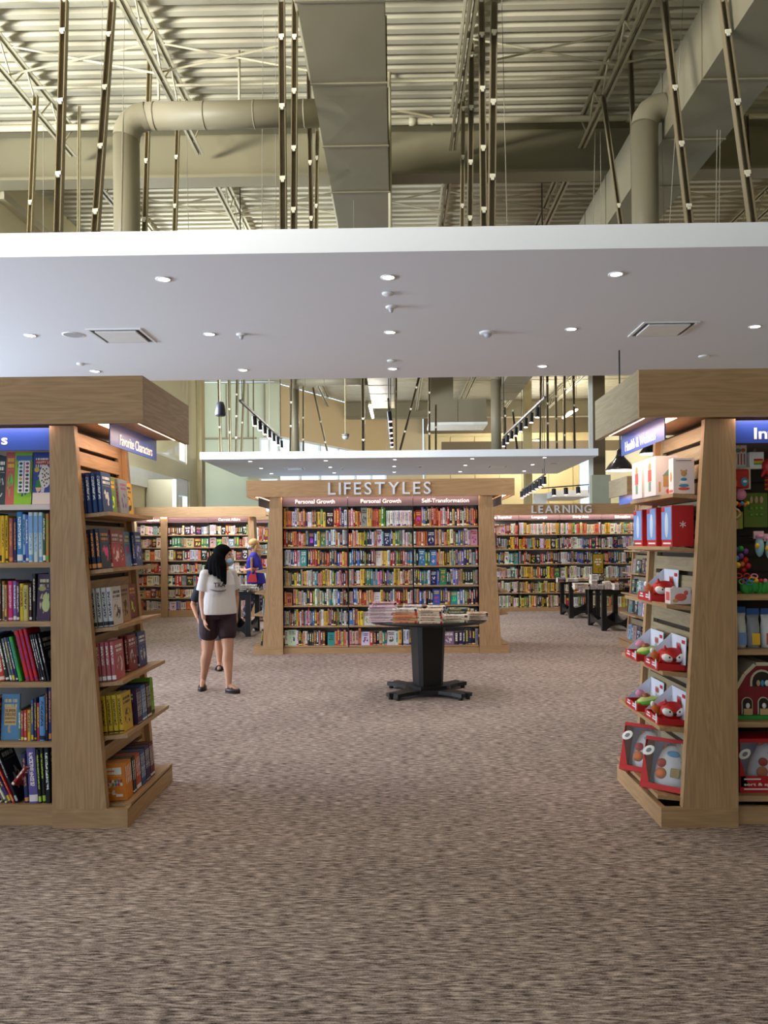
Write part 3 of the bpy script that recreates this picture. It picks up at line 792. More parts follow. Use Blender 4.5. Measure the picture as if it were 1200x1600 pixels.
# glowing tube lamps far back
TUBE = glow('tube_glow', (255, 214, 196), 12.0)
def tube_lamp(label, p, q, power=60):
    t = thing('tube_lamp', label, 'lamp', p)
    MB().tube([p, q], .045, 10).link('tube', TUBE, t, True)
    MB().tube([p + Vector((0, 0, .07)), q + Vector((0, 0, .07))], .05, 8).link('housing', TAN, t, True)
    for c in (p, q): MB().tube([c + Vector((0, 0, .07)), Vector((c.x, c.y, 7.5))], .008, 5).link('hanging_rod', TAN, t)
    l = bpy.data.lights.new('tube_light', 'POINT'); l.energy = power; l.color = (1, .95, .86); l.shadow_soft_size = .4
    o = bpy.data.objects.new('tube_light', l); COL.objects.link(o); o.parent = t; o.location = (q - p) / 2 + Vector((0, 0, -.15))
tube_lamp('short glowing tube lamp hanging left of the middle above the far panel', W(578, 634, 24.3), W(582.5, 652, 26.6), 210)
tube_lamp('glowing tube lamp hanging on the right above the far panel', W(880, 653, 30), W(901, 640, 28.2), 260)
tube_lamp('faint glowing tube lamp low behind the right track light', W(829, 691, 34.2), W(844, 689, 33.6), 260)

# ------------------------------------------------------------------ track lights between the panels
TR = plain('track_grey', (120, 124, 134), .35, .6)
RED = glow('lamp_warm', (255, 200, 190), 8.0)
def track(label, p, q, n, off, hl=.17, hr=.042, mat=BLACK, zt=7.5, tiltx=.0):
    t = thing('track_light', label, 'track light', p); d = q - p
    mb = MB(); s = Vector((-d.y, d.x, 0)).normalized() * .018
    mb.loft([[c + s + Vector((0, 0, .02)), c - s + Vector((0, 0, .02)), c - s - Vector((0, 0, .015)), c + s - Vector((0, 0, .015))] for c in (p, q)]).link('rail', mat, t)
    for c in (p + d * .03, q - d * .03): MB().tube([c, Vector((c.x, c.y, zt))], .009, 6).link('hanging_rod', BLACK, t)
    for i in range(n):
        c = p + d * (off + (1 - off - .02) * i / (n - 1))
        h = MB().cap(c, .008, c - Vector((0, 0, .05)), .008, 6).link('spot_head', BLACK, t)
        top = c - Vector((0, 0, .05)); ax = Vector((tiltx, -.12, -1)).normalized()
        MB().tube([top, top + ax * hl], hr, 14).link('spot_barrel', BLACK, h)
        MB().tube([top + ax * (hl - .004), top + ax * (hl + .006)], hr * .8, 14).link('lamp_face', RED, h)
        l = bpy.data.lights.new('spot_beam', 'SPOT'); l.energy = 26; l.color = (1, .9, .8); l.spot_size = math.radians(85); l.spot_blend = .6; l.shadow_soft_size = .04
        o = bpy.data.objects.new('spot_beam', l); COL.objects.link(o); o.parent = t; o.location = top + ax * (hl + .02) - p
        o.rotation_euler = ax.to_track_quat('-Z', 'Y').to_euler()
track('black track light with seven spot heads left of the far panel', W(375, 626, 13), W(440, 686, 17.6), 7, .28, tiltx=.06)
track('grey track light with eight spot heads right of the far panel', W(852, 621, 13), W(786, 683, 18), 8, .14, mat=TR, tiltx=-.05)
track('black track light seen end on at the centre above the far panel', W(607, 624, 13), W(611, 684, 17.8), 6, .2, tiltx=.1, zt=5.98)
track('small distant track light rail right of the shelf lettering', W(852, 741, 22.5), W(815, 766, 28), 8, .05, hl=.22, hr=.07, mat=TR, zt=7.5)
track('distant track light rail running crosswise beside the dark column', W(846, 763, 26), W(924, 757, 25.6), 4, .25, hl=.22, hr=.07)
# pendant speaker, camera dome, shaded pendants
t = thing('pendant_speaker', 'black bell shaped speaker hanging left above the far panel', 'speaker', W(344, 650, 16))
c = W(344.5, 650, 16)
MB().lathe([(.001, .0), (.09, .0), (.108, .02), (.1, .12), (.085, .22), (.06, .28), (.001, .29)], c, 24).link('speaker_shell', plain('speaker_navy', (38, 40, 52), .4), t, True)
MB().lathe([(.001, -.004), (.085, -.002), (.085, 0), (.001, 0)], c, 20).link('grille', BLACK, t)
MB().tube([c + Vector((0, 0, .28)), Vector((c.x, c.y, 7.5))], .012, 6).link('hanging_rod', TAN, t)
c = W(540, 687, 19.5)
t = thing('camera_dome', 'small grey dome camera hanging on a rod above the far panel', 'camera', c)
MB().lathe([(.001, 0), (.05, .01), (.08, .05), (.085, .08), (.001, .08)], c, 20).link('dome', plain('dome_grey', (170, 172, 180), .25), t, True)
MB().lathe([(.001, .08), (.09, .08), (.09, .14), (.001, .14)], c, 20).link('housing', plain('housing_grey', (120, 116, 106), .5), t, True)
MB().tube([c + Vector((0, 0, .13)), Vector((c.x, c.y, 7.5))], .018, 6).link('hanging_rod', TAN, t)
SHADE = plain('shade_black', (22, 18, 17), .18, .0, coat=.5)
INNER = glow('lamp_inner', (255, 226, 206), 5.0)
def pendant(label, u, v, Y, r):
    c = W(u, v, Y); k = r / .18
    t = thing('pendant_lamp', label, 'lamp', c)
    pr = [(.18, 0), (.18, .012), (.165, .03), (.13, .08), (.09, .125), (.055, .165), (.042, .20), (.036, .25), (.03, .262), (.001, .265)]
    o = MB().lathe([(r_ * k, z * k) for r_, z in pr] + [], c, 32)
    o.link('lamp_shade', SHADE, t, True)
    MB().lathe([(.001, .004 * k), (.17 * k, .004 * k), (.17 * k, -.004 * k), (.001, -.012 * k)], c, 32).link('lamp_face', INNER, t, True)
    MB().tube([c + Vector((0, 0, .26 * k)), Vector((c.x, c.y, 7.5 if Y > 11.6 else 3.99))], .01, 6).link('cord', BLACK, t)
    l = bpy.data.lights.new('pendant_glow', 'SPOT'); l.energy = 40; l.color = (1, .84, .7); l.spot_size = math.radians(110); l.shadow_soft_size = .1
    o = bpy.data.objects.new('pendant_glow', l); COL.objects.link(o); o.parent = t; o.location = (0, 0, -.03)
pendant('black dome pendant lamp left of the right display canopy sign', 969, 735, 10.0, .181)
pendant('smaller black dome pendant partly hidden beside slatted display panel', 1017, 709, 14.0, .2)

# ================================================================== BOOKCASES
LEDM = glow('led_strip', (255, 214, 178), 6.0)
BACKG = plain('shelf_back_grey', (150, 146, 142), .6)
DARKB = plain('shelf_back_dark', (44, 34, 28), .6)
BLUE = plain('sign_blue', (44, 72, 160), .4)
MAUVE = plain('sign_mauve', (98, 78, 82), .5)
LETW = plain('letter_white', (246, 244, 240), .5)
LETG = plain('letter_silver', (216, 218, 226), .35)
SLOT = plain('slot_dark', (52, 38, 28), .7)
SHIN = plain('shelf_liner', (214, 200, 196), .5)

def led(parent, x0, x1, y0, y1, z, power, warm=(1, .74, .52), tilt=None):
    MB().box(x0, x1, y0, y1, z - .012, z, .003).link('led_strip', LEDM, parent)
    area('led_light', ((x0 + x1) / 2, (y0 + y1) / 2, z - .02), tilt or (0, 0, 0), max(x1 - x0, .02), max(y1 - y0, .02), power, warm, parent)

END_Z = [1.80, 1.475, 1.14, 0.826, 0.52, 0.125]
def endcap(t, x0, s, y0, y1, slats=True, top_in=.29, bot_in=.12, inn=.43, shelf_zs=END_Z, depth=.17, sfr=None, mirror_post=True, zt=2.285, wide=None):
    """A-frame display end: looks at +x when s = 1, at -x when s = -1.  x0 = outer edge of the plinth."""
    X = lambda a: x0 - s * a
    edge = lambda z: top_in + (bot_in - top_in) * (zt - z) / (zt - .11)
    for yy in ([y0] if not mirror_post else [y0, y1 - .05]):
        P = [(X(bot_in), .11), (X(top_in), zt), (X(inn), zt), (X(inn), .11)]
        MB().prism(P, 'Y', yy, yy + .05).link('end_post', OAKZ, t)
    # plinth: front and outer boards, closed top set back
    MB().box(*sorted((X(0), X(inn))), y0, y0 + .03, 0, .11).link('plinth_board', OAKX, t)
    MB().box(*sorted((X(0), X(.03))), y0 + .031, y1, 0, .11).link('plinth_board', OAKY, t)
    MB().box(*sorted((X(.032), X(inn))), y0 + .032, y1 - .03, .02, .07).link('plinth_floor', SLOT, t)
    # sloping back: dark board with separate slats on it
    rec = .035
    ya, yb = y0 + .052, y1 - .052
    P = [(X(edge(.11) + rec + .03), .11), (X(edge(zt) + rec + .03), zt), (X(edge(zt) + rec + .045), zt), (X(edge(.11) + rec + .045), .11)]
    MB().prism(P, 'Y', ya, yb).link('back_panel', SLOT, t)
    if slats:
        z = .13
        while z < zt - .05:
            z1 = min(z + .082, zt - .01)
            P = [(X(edge(z) + rec), z), (X(edge(z1) + rec), z1), (X(edge(z1) + rec + .028), z1), (X(edge(z) + rec + .028), z)]
            MB().prism(P, 'Y', ya, yb).link('slat', OAKY if s > 0 else PALEZ, t)
            z += .108
        for yy in (ya, yb - .05):
            P = [(X(edge(.11) + rec - .001), .11), (X(edge(zt) + rec - .001), zt), (X(edge(zt) + rec + .027), zt), (X(edge(.11) + rec + .027), .11)]
            MB().prism(P, 'Y', yy, yy + .05).link('slat_stile', OAKZ if s > 0 else PALEZ, t)
    tops = []
    for i, z in enumerate(shelf_zs):
        fr = (sfr[i] if sfr else max(0.0, edge(z) + rec - depth))
        bk = edge(z) + rec - .002
        sl = .06; zb_ = z - (bk - fr) * sl * 1.6
        P = [(X(bk), zb_ - .022), (X(bk), zb_), (X(fr), z), (X(fr), z - .022)]
        MB().prism(P, 'Y', y0 + .06, y1 - .01).link('shelf', OAKY, t)
        tops.append((X(fr), X(bk), z, zb_))
    return tops, edge, rec

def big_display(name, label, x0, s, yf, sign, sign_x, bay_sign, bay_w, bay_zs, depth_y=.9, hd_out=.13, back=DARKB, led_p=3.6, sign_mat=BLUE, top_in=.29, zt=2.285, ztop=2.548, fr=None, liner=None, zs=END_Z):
    t = thing(name, label, 'bookcase', (x0 - s * .4, yf, 0))
    y1 = yf + depth_y
    tops, edge, rec = endcap(t, x0, s, yf, y1, top_in=top_in, sfr=fr, shelf_zs=zs)
    X = lambda a: x0 - s * a
    far = X(.43 + bay_w)
    # front bay
    xa, xb = sorted((X(.432), far))
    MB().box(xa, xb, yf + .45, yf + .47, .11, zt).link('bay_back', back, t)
    MB().box(xa, xb, yf + .05, yf + .08, 0, .10).link('plinth_board', OAKX, t)
    for i, z in enumerate(bay_zs):
        MB().box(xa, xb, yf + .06, yf + .448, z - .03, z).link('shelf', OAKX if not (liner and i == 0) else SHIN, t)
    sp = MB().box(xa, xb, yf + .03, yf + .045, 2.152, zt - .006).link('sign_panel', sign_mat, t)
    MB().box(*sorted((X(.43 + bay_w), X(.43 + bay_w + .03))), yf, yf + .47, 0, zt).link('bay_side', OAKZ, t)
    MB().box(*sorted((X(.428), X(.46 + bay_w))), yf + .472, y1 - .06, .0, zt).link('core', OAKZ, t)
    # canopy: fascia boards, ceiling board
    yo = yf - .08; xo = x0 + s * hd_out
    MB().box(*sorted((xo, X(.46 + bay_w))), yo, yo + .03, zt, ztop).link('canopy_board', OAKX, t)
    MB().box(*sorted((xo, xo - s * .03)), yo + .031, y1, zt, ztop).link('canopy_board', OAKY if s > 0 else PALEZ, t)
    MB().box(*sorted((xo - s * .031, X(.46 + bay_w))), yo + .031, y1, zt + .03, zt + .05).link('canopy_ceiling', OAKX, t)
    MB().box(*sorted((xo - s * .031, X(.46 + bay_w))), yo + .031, y1, ztop - .02, ztop - .002).link('canopy_top', OAKX, t)
    a, b = sorted((xo - s * .075, xo - s * .045))
    led(t, a, b, yo + .12, y1 - .1, zt + .028, led_p, tilt=(0, math.radians(-4 * s), 0))
    b0_, b1_ = sorted((sign_x - s * .05, sign_x - s * .09))
    led(t, b0_, b1_, yo + .12, y1 - .1, zt + .028, led_p * .6, (1, .70, .46))  # added strip hidden behind the sign to brighten the slats
    led(t, xa, xb, yo + .045, yo + .07, zt + .028, led_p * .3 * bay_w, (1, .88, .84), tilt=(math.radians(18), 0, 0))
    # hanging sign on the display end
    if sign:
        sg = MB().box(*sorted((sign_x, sign_x - s * .006)), yf + .01, y1 - .02, 2.175, zt + .028).link('hanging_sign', sign_mat, t)
        if sign.strip(): text('lettering', sign, LETW, sg, (sign_x + s * .0005, yf + .45 + .02, 2.225), .62, .062, '+x' if s > 0 else '-x', .002, .005)
    if bay_sign:
        body, c, w_, h_ = bay_sign
        text('lettering', body, LETW, sp, (c, yf + .03, 2.205), w_, h_, '-y', .002, .02)
    return t, tops, edge, rec

BZ = [1.843, 1.51, 1.17, .82, .475, .115]
LX0, RX0 = -1.545, 1.462
left_case, ltops, ledge, lrec = big_display('display_bookcase', 'oak bookcase with tapered post and canopy at the left edge', LX0, 1, 4.5, 'Favorite Characters', -1.63, ('s', XU(7, 685, 4.53), .036, .04), 1.0, BZ,
                                            back=BACKG, liner=True)
BZR = [1.295, .985, .575, .155]
right_case, rtops, redge, rrec = big_display('display_bookcase', 'oak toy display with tapered post and canopy at the right edge', RX0, -1, 4.5, 'Health & Wellness', 1.50, ('Infant', XU(1213, 667, 4.53), .25, .066), 1.0, BZR, top_in=.26, zs=[1.876, 1.574, 1.245, .863, .55, .163])
far_case, ftops, fedge, frec = big_display('display_bookcase', 'pale oak bookcase end seen behind the right toy display', 3.42, -1, 11.6, ' ', 3.44, None, 1.0, BZ, back=BACKG, led_p=1.5)

def wall_case(name, label, xs, yf, shelf_zs, signs, ztop, zhead, zsign, head_over=(.08, .08), posts=None, title=None, depth=.32, led_w=1.0, sign_mat=MAUVE, base_h=.1, front=.05):
    "run of open bays facing the camera; xs = bay boundaries"
    x0, x1 = xs[0], xs[-1]
    t = thing(name, label, 'bookcase', ((x0 + x1) / 2, yf, 0))
    MB().box(x0, x1, yf + depth, yf + depth + .03, 0, zhead).link('back_panel', BACKG, t)
    MB().box(x0, x1, yf + .01, yf + .04, 0, base_h - .012).link('plinth_board', OAKX, t)
    for x in xs[1:-1]: MB().box(x - .006, x + .006, yf + .04, yf + depth, base_h, zsign).link('divider', SLOT, t)
    for a, b in zip(xs, xs[1:]):
        for z in shelf_zs:
            MB().box(a + .007, b - .007, yf + .02, yf + depth - .001, z - .022, z).link('shelf', OAKX, t)
    head = MB().box(x0 - head_over[0], x1 + head_over[1], yf - .1, yf - .07, zhead, ztop).link('canopy_board', OAKX, t)
    MB().box(x0 - head_over[0], x1 + head_over[1], yf - .069, yf + depth + .03, zhead + .02, zhead + .04).link('canopy_ceiling', OAKX, t)
    led(t, x0, x1, yf - .06, yf - .035, zhead + .018, 2.6 * led_w * (x1 - x0) / 3, (1, .84, .74), tilt=(math.radians(14), 0, 0))
    for (a, b), sg in zip(zip(xs, xs[1:]), signs):
        o = MB().box(a + .004, b - .004, yf + .012, yf + .024, zsign, zhead + .012).link('sign_panel', sign_mat, t)
        if sg:
            body, w_, c_ = sg
            text('lettering', body, LETW, o, (c_ if c_ is not None else (a + b) / 2, yf + .012, (zsign + zhead) / 2 + .004), w_, .075 if any(c in body for c in 'gyñ') else .06, '-y', .002, .012)
    if title:
        letters(title[0], LETG, head, title[1], title[2], yf - .1, title[3], title[4], .025, title[5])
    return t

# the middle case
LY = 11.68
lx = [XU(442, 900, LY), XU(544, 900, LY), XU(646, 900, LY), XU(748.5, 900, LY)]
LZ = [ZV(595, v, LY) for v in (822.5, 853.3, 884.3, 915, 945.6, 977.6)] + [.115]
mid = wall_case('bookcase', 'wide oak bookcase with white raised lettering on its header at centre', lx, LY, LZ,
                [('Personal Growth', XU(523, 785, LY) - XU(461, 785, LY), XU(492, 785, LY)), ('Personal Growth', XU(626, 785, LY) - XU(563, 785, LY), XU(595, 785, LY)), ('Self-Transformation', XU(733, 785, LY) - XU(659, 785, LY), XU(696, 785, LY))],
                2.54, 2.295, ZV(595, 790.5, LY), (0, 0), None, ('LIFESTYLES', XU(513, 760, LY - .1), XU(673, 760, LY - .1), ZV(593, 772.5, LY - .1), ZV(593, 753.5, LY - .1), .008))
for ch in list(mid.children):
    if ch.name.startswith('canopy_'): pass
xa, xb = XU(385, 760, LY - .1), XU(804, 760, LY - .1)
MB().box(xa, lx[0] - .001, LY - .1, LY - .07, 2.295, 2.54).link('canopy_board', OAKX, mid)
MB().box(lx[-1] + .001, xb, LY - .1, LY - .07, 2.295, 2.54).link('canopy_board', OAKX, mid)
for a, b in ((xa, lx[0] - .04), (lx[-1] + .04, xb)):
    MB().box(a, b, LY - .069, LY + 1.5, 2.315, 2.335).link('canopy_ceiling', OAKY, mid)
    MB().box(a, a + .03, LY - .069, LY + 1.5, 2.295, 2.54).link('canopy_board', OAKY, mid) if a == xa else MB().box(b - .03, b, LY - .069, LY + 1.5, 2.295, 2.54).link('canopy_board', OAKY, mid)
led(mid, xa + .1, xa + .14, LY + .02, LY + 1.4, 2.313, 2.2)
led(mid, xb - .14, xb - .1, LY + .02, LY + 1.4, 2.313, 2.2)
MB().box(lx[0], lx[-1], LY + .36, LY + 1.5, .0, 2.29).link('core', OAKZ, mid)
MIDZ = [1.87, 1.55, 1.22, .9, .58, .125]
mlt, e1, r1 = endcap(mid, XU(795, 1020, LY), 1, LY - .03, LY + 1.45, top_in=XU(795, 1020, LY) - XU(769, 780, LY), bot_in=XU(795, 1020, LY) - XU(783, 1005, LY), inn=XU(795, 1020, LY) - lx[-1] - .001, shelf_zs=MIDZ, depth=.2, zt=2.295)
mrt, e2, r2 = endcap(mid, XU(396, 1020, LY), -1, LY - .03, LY + 1.45, top_in=XU(422, 780, LY) - XU(396, 1020, LY), bot_in=XU(411, 1005, LY) - XU(396, 1020, LY), inn=lx[0] - .001 - XU(396, 1020, LY), shelf_zs=MIDZ, depth=.2, zt=2.295)
sg = MB().box(XU(784, 785, LY) , XU(784, 785, LY) + .006, LY + .02, LY + 1.3, 2.17, 2.3).link('hanging_sign', PALEW, mid)
sg = MB().box(XU(404, 785, LY) - .006, XU(404, 785, LY), LY + .02, LY + 1.3, 2.17, 2.3).link('hanging_sign', plain('sign_slate', (126, 128, 138), .4), mid)
# back case on the right
GY = 18.7
gx = [XU(u, 880, GY) for u in (746, 811, 875.5, 940.5, 1005)]
GZ = [ZV(860, v, GY) for v in (834.5, 857.5, 880.8, 903.5, 926, 949.2)]
learn = wall_case('bookcase', 'long oak bookcase with grey raised lettering behind on the right', gx, GY, GZ,
                  [('Libros en Español', XU(799, 808, GY) - XU(750, 808, GY), XU(774.5, 808, GY)), ('Language', XU(855, 808, GY) - XU(831, 808, GY), XU(843, 808, GY)), ('Study Aids', XU(920, 808, GY) - XU(895, 808, GY), XU(907.5, 808, GY)), ('Education', XU(985, 808, GY) - XU(961, 808, GY), XU(973, 808, GY))],
                  ZV(860, 787.5, GY), ZV(860, 804.5, GY), ZV(860, 812.5, GY), led_w=2.7, title=('LEARNING', XU(831, 796, GY - .1), XU(924, 796, GY - .1), ZV(877, 801.5, GY - .1), ZV(877, 789.5, GY - .1), .012), base_h=GZ[-1])
# back case on the left
CY = 17.75
cx = [XU(u, 880, CY) for u in (200, 254, 326.5, 388)]
CZ = [ZV(320, v, CY) for v in (835.5, 855, 875.5, 895.2, 915, 934, 953.4)]
curr = wall_case('bookcase', 'warm lit oak bookcase at the back on the left', cx, CY, CZ,
                 [('Sciences', XU(249, 812, CY) - XU(229, 812, CY), XU(239, 812, CY)), None, ('Current Affairs', XU(375, 812, CY) - XU(341, 812, CY), XU(358, 812, CY))],
                 ZV(320, 792, CY), ZV(320, 808, CY), ZV(320, 816.5, CY), (.0, .42), base_h=CZ[-1], led_w=2.5)
a, b = XU(252, 880, CY), XU(262, 880, CY)
MB().box(a, b, CY - .04, CY + .018, 0, ZV(320, 808, CY)).link('end_post', OAKZ, curr)
P = [(cx[-1] + .001, 0), (XU(402, 960, CY), 0), (XU(396, 808, CY), ZV(320, 808, CY)), (cx[-1] + .001, ZV(320, 808, CY))]
MB().prism(P, 'Y', CY, CY + .35).link('end_post', OAKZ, curr)
# a further case glimpsed past it
DY = 21.5
dx = [XU(u, 880, DY) for u in (392, 470)]
DZ = [ZV(420, v, DY) for v in (846, 866, 886, 906, 925)] + [.1]
deep = wall_case('bookcase', 'distant bookcase glimpsed between blue blouse shopper and centre bookcase', dx, DY, DZ, [None], 2.5, 2.28, 2.2)

# ================================================================== BOOKS ON THE LEFT DISPLAY
SH = ['top', 'second', 'third', 'fourth', 'fifth', 'bottom', 'lowest']
C = lambda k: PAL[k][0]
# face-out piles on the display end: (y start, width, height, copies, thickness, colour, colour name, accent, y set-back of copies)
NV, DK = (30, 38, 74), (26, 28, 36)
ENDS = [
    [(4.57, .155, .232, 4, .030, (28, 56, 120), 'dark blue', (235, 235, 235)), (4.775, .15, .228, 3, .026, (88, 128, 50), 'green', (240, 150, 60)),
     (4.975, .15, .226, 3, .028, (120, 132, 138), 'grey', (120, 40, 90)), (5.165, .15, .222, 2, .026, (226, 168, 40), 'yellow', (40, 40, 40))],
    [(4.575, .15, .232, 3, .028, (30, 40, 66), 'navy', (236, 150, 70)), (4.765, .15, .23, 3, .027, (168, 56, 66), 'red', (240, 220, 210)), (4.925, .15, .228, 2, .027, (172, 60, 62), 'red', (240, 220, 210)),
     (5.08, .11, .225, 2, .026, (92, 140, 190), 'sky blue', (236, 210, 60)), (5.205, .125, .222, 3, .026, (52, 74, 150), 'blue', (220, 225, 240))],
    [(4.58, .16, .225, 4, .030, (206, 204, 204), 'white', (40, 40, 44)), (4.80, .17, .225, 3, .03, (176, 140, 96), 'tan', (90, 40, 30)), (4.995, .135, .22, 1, .03, (142, 46, 40), 'red', (236, 160, 60)), (5.155, .135, .22, 1, .03, (144, 44, 40), 'red', (236, 160, 60))],
    [(4.59, .15, .225, 4, .026, (206, 96, 104), 'pink', (235, 235, 235)), (4.755, .14, .225, 1, .026, (204, 150, 156), 'pink', (50, 50, 54)), (4.925, .15, .222, 3, .024, (150, 40, 50), 'dark red', (235, 225, 220)), (5.10, .15, .22, 3, .026, (66, 76, 140), 'blue', (230, 230, 235)), (5.265, .08, .22, 1, .026, (44, 66, 52), 'dark green', (230, 230, 230))],
    [(4.60, .155, .222, 4, .030, (228, 188, 32), 'yellow', (60, 30, 30))],
    []]
n_at = {}
for i, row in enumerate(ENDS):
    fx, bx, zf, zb_ = ltops[i]
    for j, (y, wd, h, n, th, rgb, cn, ac) in enumerate(row):
        bk = -(ledge(zb_) + lrec) + LX0 + .012
        sd = RNG.random()
        for k in range(n):
            x = bk + th * (k + .5) + .002 * k
            f = (x - bx) / (fx - bx); z = zb_ + (zf - zb_) * f + .001
            M = frame((x, y + RNG.uniform(-.003, .003), z + .002), '-y', lean=-4.5)
            lab = '%s comic book, %s copy, %s pile on %s shelf of left display end' % (cn, 'front' if k == n - 1 else ordn(n - 1 - k), ORD[j], SH[i]) if n > 1 else \
                '%s comic book standing alone, %s pile on %s shelf of left display end' % (cn, ORD[j], SH[i])
            solo_book('comic_book', lab, 'comic book', M, th - .002, wd, h, jit(rgb, 3), ac, 'comic books on the left display end', sd)
# spine-out rows on the two lowest shelves of that end
def end_row(i, items, xs_front, dp):
    fx, bx, zf, zb_ = ltops[i]; y = 4.62 if i == 5 else 4.80; nth = 0
    for (n, th, h, rgb, cn, ac) in items:
        sd = RNG.random()
        for k in range(n):
            y += th / 2; f = (xs_front - bx) / (fx - bx); z = zb_ + (zf - zb_) * f + .002
            M = frame((xs_front, y, z), '+x', tilt=4.0)
            nth += 1
            solo_book('comic_book', '%s comic book spine out, %s from front, %s shelf of left display end' % (cn, ordn(nth - 1), SH[i]), 'comic book', M, th - .0015, dp, h, jit(rgb, 3), ac, 'comic books on the left display end', sd)
            y += th / 2
        y += .012
end_row(4, [(3, .027, .212, (78, 40, 92), 'purple', (225, 225, 225)), (3, .027, .216, (70, 110, 176), 'blue', (230, 230, 235)), (3, .027, .215, (58, 34, 36), 'dark brown', (225, 215, 205)), (2, .027, .232, (140, 190, 44), 'lime green', (90, 60, 50))], LX0 - .035, .14)
end_row(5, [(4, .027, .215, (240, 140, 24), 'orange', (230, 230, 230)), (2, .027, .215, (28, 28, 32), 'black', (240, 240, 240)), (3, .026, .212, (214, 84, 50), 'red orange', (230, 230, 235)), (3, .026, .212, (44, 88, 150), 'blue', (230, 230, 235)), (3, .026, .214, (50, 46, 100), 'indigo', (230, 230, 235)), (3, .026, .214, (110, 36, 44), 'dark red', (230, 226, 230))], LX0 - .045, .145)
# printed patches on the back of the nearest orange one
o = [q for q in bpy.data.objects if q.get('label', '').startswith('orange comic book spine out, first ')][0]
pm = plain('print_white', (226, 224, 216), .5)
def patch(o, name, x0, x1, z0, z1, mat, e=.0006, sx=-1, t=.0255):
    m = MB(); m.box(*sorted((sx * (t / 2 + .0002), sx * (t / 2 + e))), x0, x1, z0, z1); return m.link(name, mat, o, local=True)
patch(o, 'cover_patch', .02, .06, .15, .185, pm)
patch(o, 'barcode', .02, .06, .022, .036, pm)
for r_ in range(2):
    for k in range(6):
        patch(o, 'cover_vignette', .018 + k * .016, .030 + k * .016, .085 + r_ * .02, .101 + r_ * .02, [pm, plain('v_red', (190, 60, 50)), plain('v_blue', (80, 110, 170)), plain('v_green', (90, 140, 80))][(k + r_) % 4])

# ------------------------------------------------------------------ children's books in the left bay
def bay_row(i, z, items, Yf=4.585):
    for j, it in enumerate(items):
        typ, u0, u1, vt, rgb, cn = it[:6]; lean = it[6] if len(it) > 6 else 0; ac = it[7] if len(it) > 7 else None
        um = (u0 + u1) / 2
        x0, x1 = XU(u0, 870, Yf), XU(u1, 870, Yf); h = ZV(um, vt, Yf + .02) - z
        lab = '%s picture book %s, %s along %s shelf of left bay' % (cn, 'facing out' if typ == 'f' else 'showing its spine' if not lean else 'leaning', ordn(j), SH[i])
        if typ == 'f':
            M = frame((x0 + .002, Yf + .035 - .002 * j, z + .001), '-x', lean=-5)
            o = solo_book('picture_book', lab, 'picture book', M, .016, x1 - x0 - .004, h, rgb, ac, 'picture books in the left bay')
        else:
            hh = h / math.cos(math.radians(lean)) if lean else h
            tt = max(.006, (x1 - x0) * (math.cos(math.radians(lean)) if lean else 1) - .001)
            M = frame(((x0 + x1) / 2, Yf + RNG.uniform(.0, .012), z + .001 + (abs(math.sin(math.radians(lean))) * tt / 2 if lean else 0)), '-y', lean=lean)
            o = solo_book('picture_book', lab, 'picture book', M, tt, .17, hh, rgb, ac, 'picture books in the left bay')
        yield o
R0 = list(bay_row(0, BZ[0], [('s', -26, -16, 708, (70, 60, 110), 'violet'), ('f', -15, 6, 712, (60, 64, 70), 'charcoal'), ('f', 5, 20, 706, (196, 96, 84), 'pink and red', 0, (236, 190, 70)), ('f', 19, 47, 706, (140, 190, 40), 'lime green', 0, (60, 80, 150)), ('f', 48, 76, 706, (50, 66, 140), 'dark blue', 0, (226, 210, 200))]))
g = R0[3]; b5 = R0[4]
# paint tray fixed to the green activity book (cover looks along local +x, its width runs along local y)
tm = plain('tray_white', (226, 228, 232), .3)
tr = MB(); tr.box(.008, .020, .024, .094, .068, .258, .003); tray = tr.link('paint_tray', tm, g, local=True)
MB().box(.0202, .0215, .057, .061, .075, .25).link('brush', plain('brush_red', (170, 44, 44), .4), tray, local=True)
pc = [(40, 50, 80), (90, 150, 130), (60, 60, 130), (50, 44, 60), (214, 160, 40), (40, 80, 50), (44, 60, 70), (60, 30, 40), (150, 40, 80), (160, 40, 60), (200, 80, 60), (44, 44, 60), (140, 40, 70), (120, 90, 50), (40, 60, 60), (44, 40, 56)]
for k in range(16):
    y = .040 if k < 8 else .078; z = .24 - (k % 8) * .0225
    m = MB(); m.ball((.0203, y, z), (.0025, .0098, .0078), seg=12); m.link('paint_cake', plain('paint_%d' % k, pc[k], .5), tray, True, local=True)
patch(g, 'cover_picture', .006, .1, .262, .29, plain('print_blue', (86, 112, 170)), sx=1, t=.016)
# sticker sheet book
rw = b5.data
patch(b5, 'title_band', .012, .10, .235, .262, plain('print_crimson', (166, 36, 48)), .0010, 1, .016)
text('lettering', 'HAPPY LI', plain('print_cream', (240, 214, 170)), b5, (.0095, .056, .2485), .072, .015, axes=(Vector((0, 1, 0)), Vector((0, 0, 1)), Vector((1, 0, 0))), local=True, depth=.0006, bold=.01)
m = MB(); m.ball((.0088, .072, .165), (.0008, .036, .066), seg=20); m.link('sticker_sheet', plain('print_cream2', (226, 214, 204)), b5, True, local=True)
for k in range(16):
    a = k * 2.4; r_ = .007 * math.sqrt(k)
    m = MB(); m.ball((.0096, .072 + r_ * .9 * math.cos(a), .165 + r_ * 2 * math.sin(a)), (.0004, .0045, .0055), seg=8); m.link('sticker', plain('sticker_brown', (110, 62, 48)), b5, True, local=True)
m = MB(); m.ball((.0096, .022, .205), (.0008, .015, .015), seg=16); m.link('gold_seal', plain('seal_gold', (206, 170, 40), .4), b5, True, local=True)
